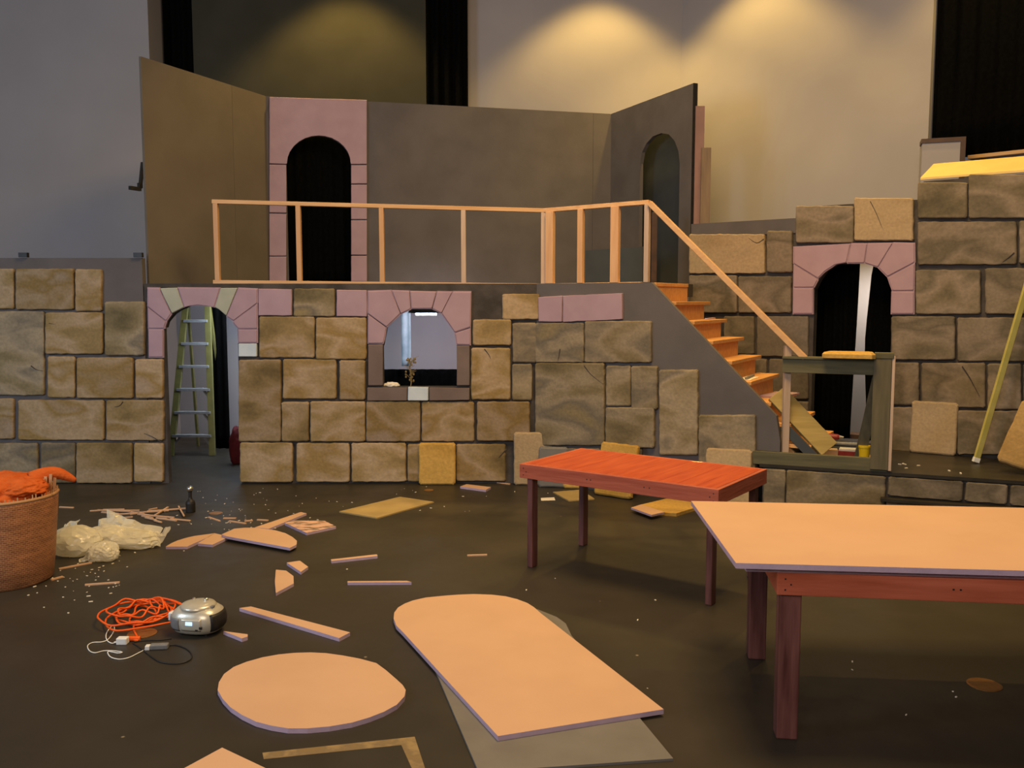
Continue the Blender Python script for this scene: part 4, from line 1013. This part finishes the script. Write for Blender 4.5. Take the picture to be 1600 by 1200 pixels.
# ------------------------------------------------------------------ plastic bags
pb = onz(118, 866)
def sheetflap(mb, pts, n=9, seed=1):
    """a crinkled thin flap spanned between four corners"""
    a, b, c, d = (Vector(p) for p in pts); g = []
    for j in range(n + 1):
        r = []
        for i in range(n + 1):
            u, w = i / n, j / n
            p = a.lerp(b, u).lerp(d.lerp(c, u), w)
            q = Vector((u * 3 + seed, w * 3, seed)); p = p + Vector((noise.noise(q), noise.noise(q + Vector((9, 0, 0))), noise.noise(q + Vector((0, 9, 0))))) * .05
            p.z = max(.002, p.z); r.append(mb.bm.verts.new(p))
        g.append(r)
    for j in range(n):
        for i in range(n): mb.face((g[j][i], g[j][i + 1], g[j + 1][i + 1], g[j + 1][i]))
mb = MB()
mb.blob((-.02, .02, .09), (.20, .16, .12), 2, .22, 1.0, 4, True, .002, False)
mb.blob((.14, .22, .08), (.17, .13, .09), 9, .30, 1.2, 4, True, .002, False)
mb.blob((.36, .22, .055), (.20, .12, .075), 15, .32, 1.3, 4, True, .002, False)
sheetflap(mb, [(.0, .3, .05), (.35, .3, .05), (.28, .42, .16), (.06, .45, .26)], seed=3)
sheetflap(mb, [(.2, .15, .05), (.5, .2, .03), (.56, .35, .12), (.25, .35, .20)], seed=5)
sheetflap(mb, [(.45, .15, .01), (.60, .18, .01), (.66, .25, .16), (.5, .25, .10)], seed=8)
sheetflap(mb, [(-.2, .1, .03), (-.05, .1, .03), (-.1, .3, .2), (-.22, .3, .17)], seed=12)
tag(mb.build('plastic_bag', 'film', loc=(pb.x, pb.y, 0)), 'big crumpled clear plastic bag on the floor right of the basket', 'bag')
q = onz(162, 876); mb = MB(); mb.blob((0, .02, .06), (.10, .09, .075), 6, .3, 1.5, 4, True, .002, False)
sheetflap(mb, [(-.16, -.06, .004), (-.05, -.05, .004), (-.04, 0, .1), (-.09, 0, .10)], seed=20)
tag(mb.build('plastic_bag', 'film', loc=(q.x, q.y, 0)), 'small balled-up plastic bag in front of the big plastic bag', 'bag')

# ------------------------------------------------------------------ bottle
p = onz(298, 800)
bt = thing('bottle', p, 'small black bottle with a silver cap on the floor before the doorway', 'bottle')
mb = MB(); mb.lathe([(.040, 0), (.044, .006), (.044, .085), (.038, .105), (.020, .125), (.016, .14), (.016, .19), (.019, .192), (.019, .2)], 28); mb.build('body', 'black', bt, smooth=False, bevel=0)
mb = MB(); mb.lathe([(.014, .2), (.024, .204), (.030, .218), (.030, .228), (.022, .244), (.008, .25)], 24); mb.build('cap', 'metal', bt, smooth=True)

# ------------------------------------------------------------------ boombox
p = onz(306, 992)
bb = thing('boombox', (p.x, p.y + .06, 0), 'rounded silver portable radio with a blue lit display, on the floor by the orange cord', 'radio', rz=-.18)
SA, SB = .158, .125
prof = [(.70, .012), (.86, .022), (.97, .05), (1.0, .085), (.97, .115), (.88, .14), (.74, .157), (.6, .163)]
def sup(th_, k, e=2.7):
    c, s = math.cos(th_), math.sin(th_); r = (abs(c) ** e + abs(s) ** e) ** (-1 / e)
    return Vector((SA * k * r * c, SB * k * r * s, 0))
def kz(z):
    for (a, za), (b, zb_) in zip(prof, prof[1:]):
        if za <= z <= zb_: return a + (b - a) * (z - za) / (zb_ - za)
    return prof[-1][0] if z > prof[-1][1] else prof[0][0]
mb = MB(); mb.hull([[sup(2 * PI * i / 56, k) + Vector((0, 0, z)) for i in range(56)] for k, z in prof]); mb.build('body', 'silver', bb, smooth=True)
def patch(name, d0, d1, z0, z1, off, m, n=12, rows=6):
    mb = MB(); g = []
    for j in range(rows + 1):
        z = z0 + (z1 - z0) * j / rows; r = []
        for i in range(n + 1):
            t = math.radians(d0 + (d1 - d0) * i / n); q = sup(t, kz(z)); q = q * (1 + off / q.length); r.append(mb.bm.verts.new(q + Vector((0, 0, z))))
        g.append(r)
    for j in range(rows):
        for i in range(n): mb.face((g[j][i], g[j][i + 1], g[j + 1][i + 1], g[j + 1][i]))
    o = mb.build(name, m, bb, smooth=True, fix=False)
    s_ = o.modifiers.new('thickness', 'SOLIDIFY'); s_.thickness = .004; s_.offset = 0
    return o
patch('speaker_grille', -42, 38, .035, .135, .002, 'black')
patch('speaker_grille', -168, -112, .04, .115, .002, 'greyplastic')
patch('display', -95, -80, .082, .102, .003, 'lcd')
patch('control_panel', -108, -62, .045, .118, .0012, 'silver')
patch('button', -66, -60, .06, .075, .004, 'black', 4, 2); patch('button', -74, -69, .05, .058, .004, 'black', 4, 2)
mb = MB(); mb.lathe([(.105, .155), (.105, .165), (.095, .176), (.06, .184), (.02, .187)], 40, (0, .0, 0)); mb.build('disc_lid', 'silver', bb, smooth=True)
mb = MB(); mb.lathe([(.012, .185), (.012, .197), (.008, .2)], 16, (.035, .03, 0)); mb.build('knob', 'metal', bb)
mb = MB(); mb.lathe([(.010, .17), (.010, .186), (.006, .188)], 16, (-.06, .055, 0)); mb.build('knob', 'metal', bb)
mb = MB(); mb.box((.09, -.02, .166), (.045, .03, .014)); mb.build('button', 'greyplastic', bb, bevel=.004)
kids = {o.name.split('.')[0]: o for o in bb.children}
for o in list(bb.children):
    if o.name.startswith('knob'): o.parent = kids['disc_lid']
    if o.name.startswith('display') or (o.name.startswith('button') and o.modifiers and o.modifiers[0].type == 'SOLIDIFY'): o.parent = kids['control_panel']
for i in (-1, 1):
    for j in (-1, 1): mb = MB(); mb.lathe([(.012, 0), (.012, .016)], 12, (i * .08, j * .06, 0)); mb.build('foot', 'black', bb)
mb = MB(); mb.box((-.162, -.02, .095), (.03, .05, .05)); mb.build('handle_joint', 'whiteplastic', bb, bevel=.006)

# ------------------------------------------------------------------ cords
cc = onz(218, 966)
rc = random.Random(21)
pts = []; th0 = 0
for i in range(88):
    th0 += 2 * PI / 12 * rc.uniform(.8, 1.2); k = i / 88
    rx = .20 - .05 * math.sin(k * 9) + rc.uniform(-.035, .03); ry = .22 - .06 * math.cos(k * 7) + rc.uniform(-.04, .03)
    if i % 24 > 16: rx *= .55; ry *= .6
    pts.append((rx * math.cos(th0) + .04 * math.sin(k * 5), ry * math.sin(th0) + .03 * math.cos(k * 6), .006 + .075 * k * (.5 + .5 * math.sin(i * 1.7) ** 2) + rc.uniform(0, .012)))
e1 = onz(205, 1002) - cc
pts += [(.12, -.02, .03), (.10, -.10, .008), (.03, -.16, .007), (e1.x + .04, e1.y + .005, .008), (e1.x, e1.y, .012)]
oc = thing('extension_cord', (cc.x, cc.y, 0), 'tangled orange extension cord on the floor left of the boombox', 'cord')
mb = MB(); mb.tube(pts, .006, 7, 4); cb = mb.build('cable', 'orange', oc, smooth=True)
mb = MB(); mb.tube([(e1.x + .05, e1.y + .008, .014), (e1.x, e1.y, .016), (e1.x - .012, e1.y - .002, .016)], .014, 10, 1); mb.build('socket', 'orange', cb)
p = onz(192, 1006); wa = thing('power_adapter', (p.x, p.y, 0), 'white square plug adapter with a thin white cable at the end of the orange cord', 'adapter')
mb = MB(); mb.box((0, 0, .02), (.062, .045, .04)); mb.build('plug_body', 'whiteplastic', wa, bevel=.006)
def rel(q, base, z=.004): r = onz(*q) - base; return (r.x, r.y, z)
cab = [rel(q, p) for q in ((181, 1005), (174, 1006), (167, 1001), (166, 992), (172, 982), (178, 979), (178, 987), (170, 999), (160, 1004), (145, 1005), (137, 1010), (140, 1018), (149, 1021), (162, 1018), (178, 1018), (191, 1020), (184, 1021.5), (169, 1019), (172, 1027), (185, 1031), (200, 1029), (215, 1022), (230, 1014))]
mb = MB(); mb.tube(cab, .003, 6, 4); cb = mb.build('cable', 'whiteplastic', wa, smooth=True)
mb = MB(); mb.tube([(-.031, 0, .012), (-.05, 0, .008)], .005, 8, 1); mb.build('plug_tip', 'whiteplastic', cb)
p = onz(248, 1014); ba = thing('power_adapter', (p.x, p.y, 0), 'black slim power adapter with a looping black cord in front of the boombox', 'adapter', rz=.12)
mb = MB(); mb.box((.005, 0, .016), (.10, .04, .03)); mb.build('adapter_body', 'greyplastic', ba, bevel=.006)
mb = MB(); mb.box((-.058, -.004, .014), (.026, .035, .026)); o = mb.build('connector', 'whiteplastic', ba, bevel=.004)
rot = Matrix.Rotation(-.12, 3, 'Z')
cab = [rot @ Vector(rel(q, p)) for q in ((262, 1010), (275, 1009), (290, 1014), (299, 1022), (298, 1031), (285, 1037), (268, 1038), (250, 1035), (238, 1028), (228, 1020), (215, 1010), (208, 1005), (225, 1002), (250, 1001), (268, 999))]
mb = MB(); mb.tube(cab, .0038, 6, 4); mb.build('cable', 'black', ba, smooth=True)
p = onz(222, 990); mb = MB(); mb.lathe([(.085, 0), (.085, .003), (.08, .004)], 32); tag(mb.build('floor_plate', 'copper', loc=p), 'brass floor plate partly under the orange extension cord', 'floor plate')

# ------------------------------------------------------------------ light
def area(name, loc_, tgt, size, power, col, sy=None):
    l = bpy.data.lights.new(name, 'AREA'); l.energy = power; l.color = col; l.size = size
    if sy: l.shape = 'RECTANGLE'; l.size_y = sy
    o = bpy.data.objects.new(name, l); COL.objects.link(o); o.location = loc_
    o.rotation_euler = (Vector(tgt) - Vector(loc_)).to_track_quat('-Z', 'Y').to_euler(); return o
def spot(name, loc_, tgt, ang, power, col, blend=.5, r=.08):
    l = bpy.data.lights.new(name, 'SPOT'); l.energy = power; l.color = col; l.spot_size = math.radians(ang); l.spot_blend = blend; l.shadow_soft_size = r
    o = bpy.data.objects.new(name, l); COL.objects.link(o); o.location = loc_
    o.rotation_euler = (Vector(tgt) - Vector(loc_)).to_track_quat('-Z', 'Y').to_euler(); return o
WARM = (1, .66, .33)
area('stage_work_light', (1.0, 5.6, 7.2), (1.0, 5.8, 0), 2.6, 530, (1, .66, .28))
area('front_fill', (-1.5, -3.0, 5.5), (0, 8.5, 1.5), 3.5, 330, (1, .82, .68))  # added fill from behind the camera, lifts the castle front
area('daylight_from_house', (-7.5, 2.0, 3.5), (-2, 11, 2.5), 2.5, 250, (.60, .78, 1.0))
area('backstage_fill', (-3.2, 11.4, 2.0), (-3.3, 12.0, 0), 1.0, 46, (.72, .84, 1.0))
area('backstage_fill', (-.9, 11.3, 1.98), (-.9, 12.6, .8), .6, 42, (.96, .87, 1.0))
def washer(pl, u, power, off=.95):
    k = pl.off(off).hit(u, 60)
    spot('wall_washer', (k.x, k.y, 6.95), (k.x - pl.n.x * .15, k.y - pl.n.y * .15, 0), 98, power, (1, .64, .17), .45)
washer(Plane((0, YB), (1, 0)), 945, 370); washer(RW, 1125, 360); washer(RW, 1570, 300)
washer(Plane((0, 12.67), (1, 0)), 520, 420)
gq = RW.off(.5).hit(1360, 560)
area('backstage_fill', (gq.x - .2, gq.y + .05, 2.25), (gq.x + .35, gq.y + .35, .6), .4, 14, (1, .93, .84))  # added lamp, brightens the white wall between the doorway drapes

w = bpy.data.worlds.new('world'); sc.world = w; w.use_nodes = True
w.node_tree.nodes['Background'].inputs[0].default_value = (.85, .84, .88, 1); w.node_tree.nodes['Background'].inputs[1].default_value = .10

vs = sc.view_settings; vs.view_transform = 'Standard'; vs.look = 'None'; vs.gamma = 1; vs.exposure = 0; vs.use_curve_mapping = False
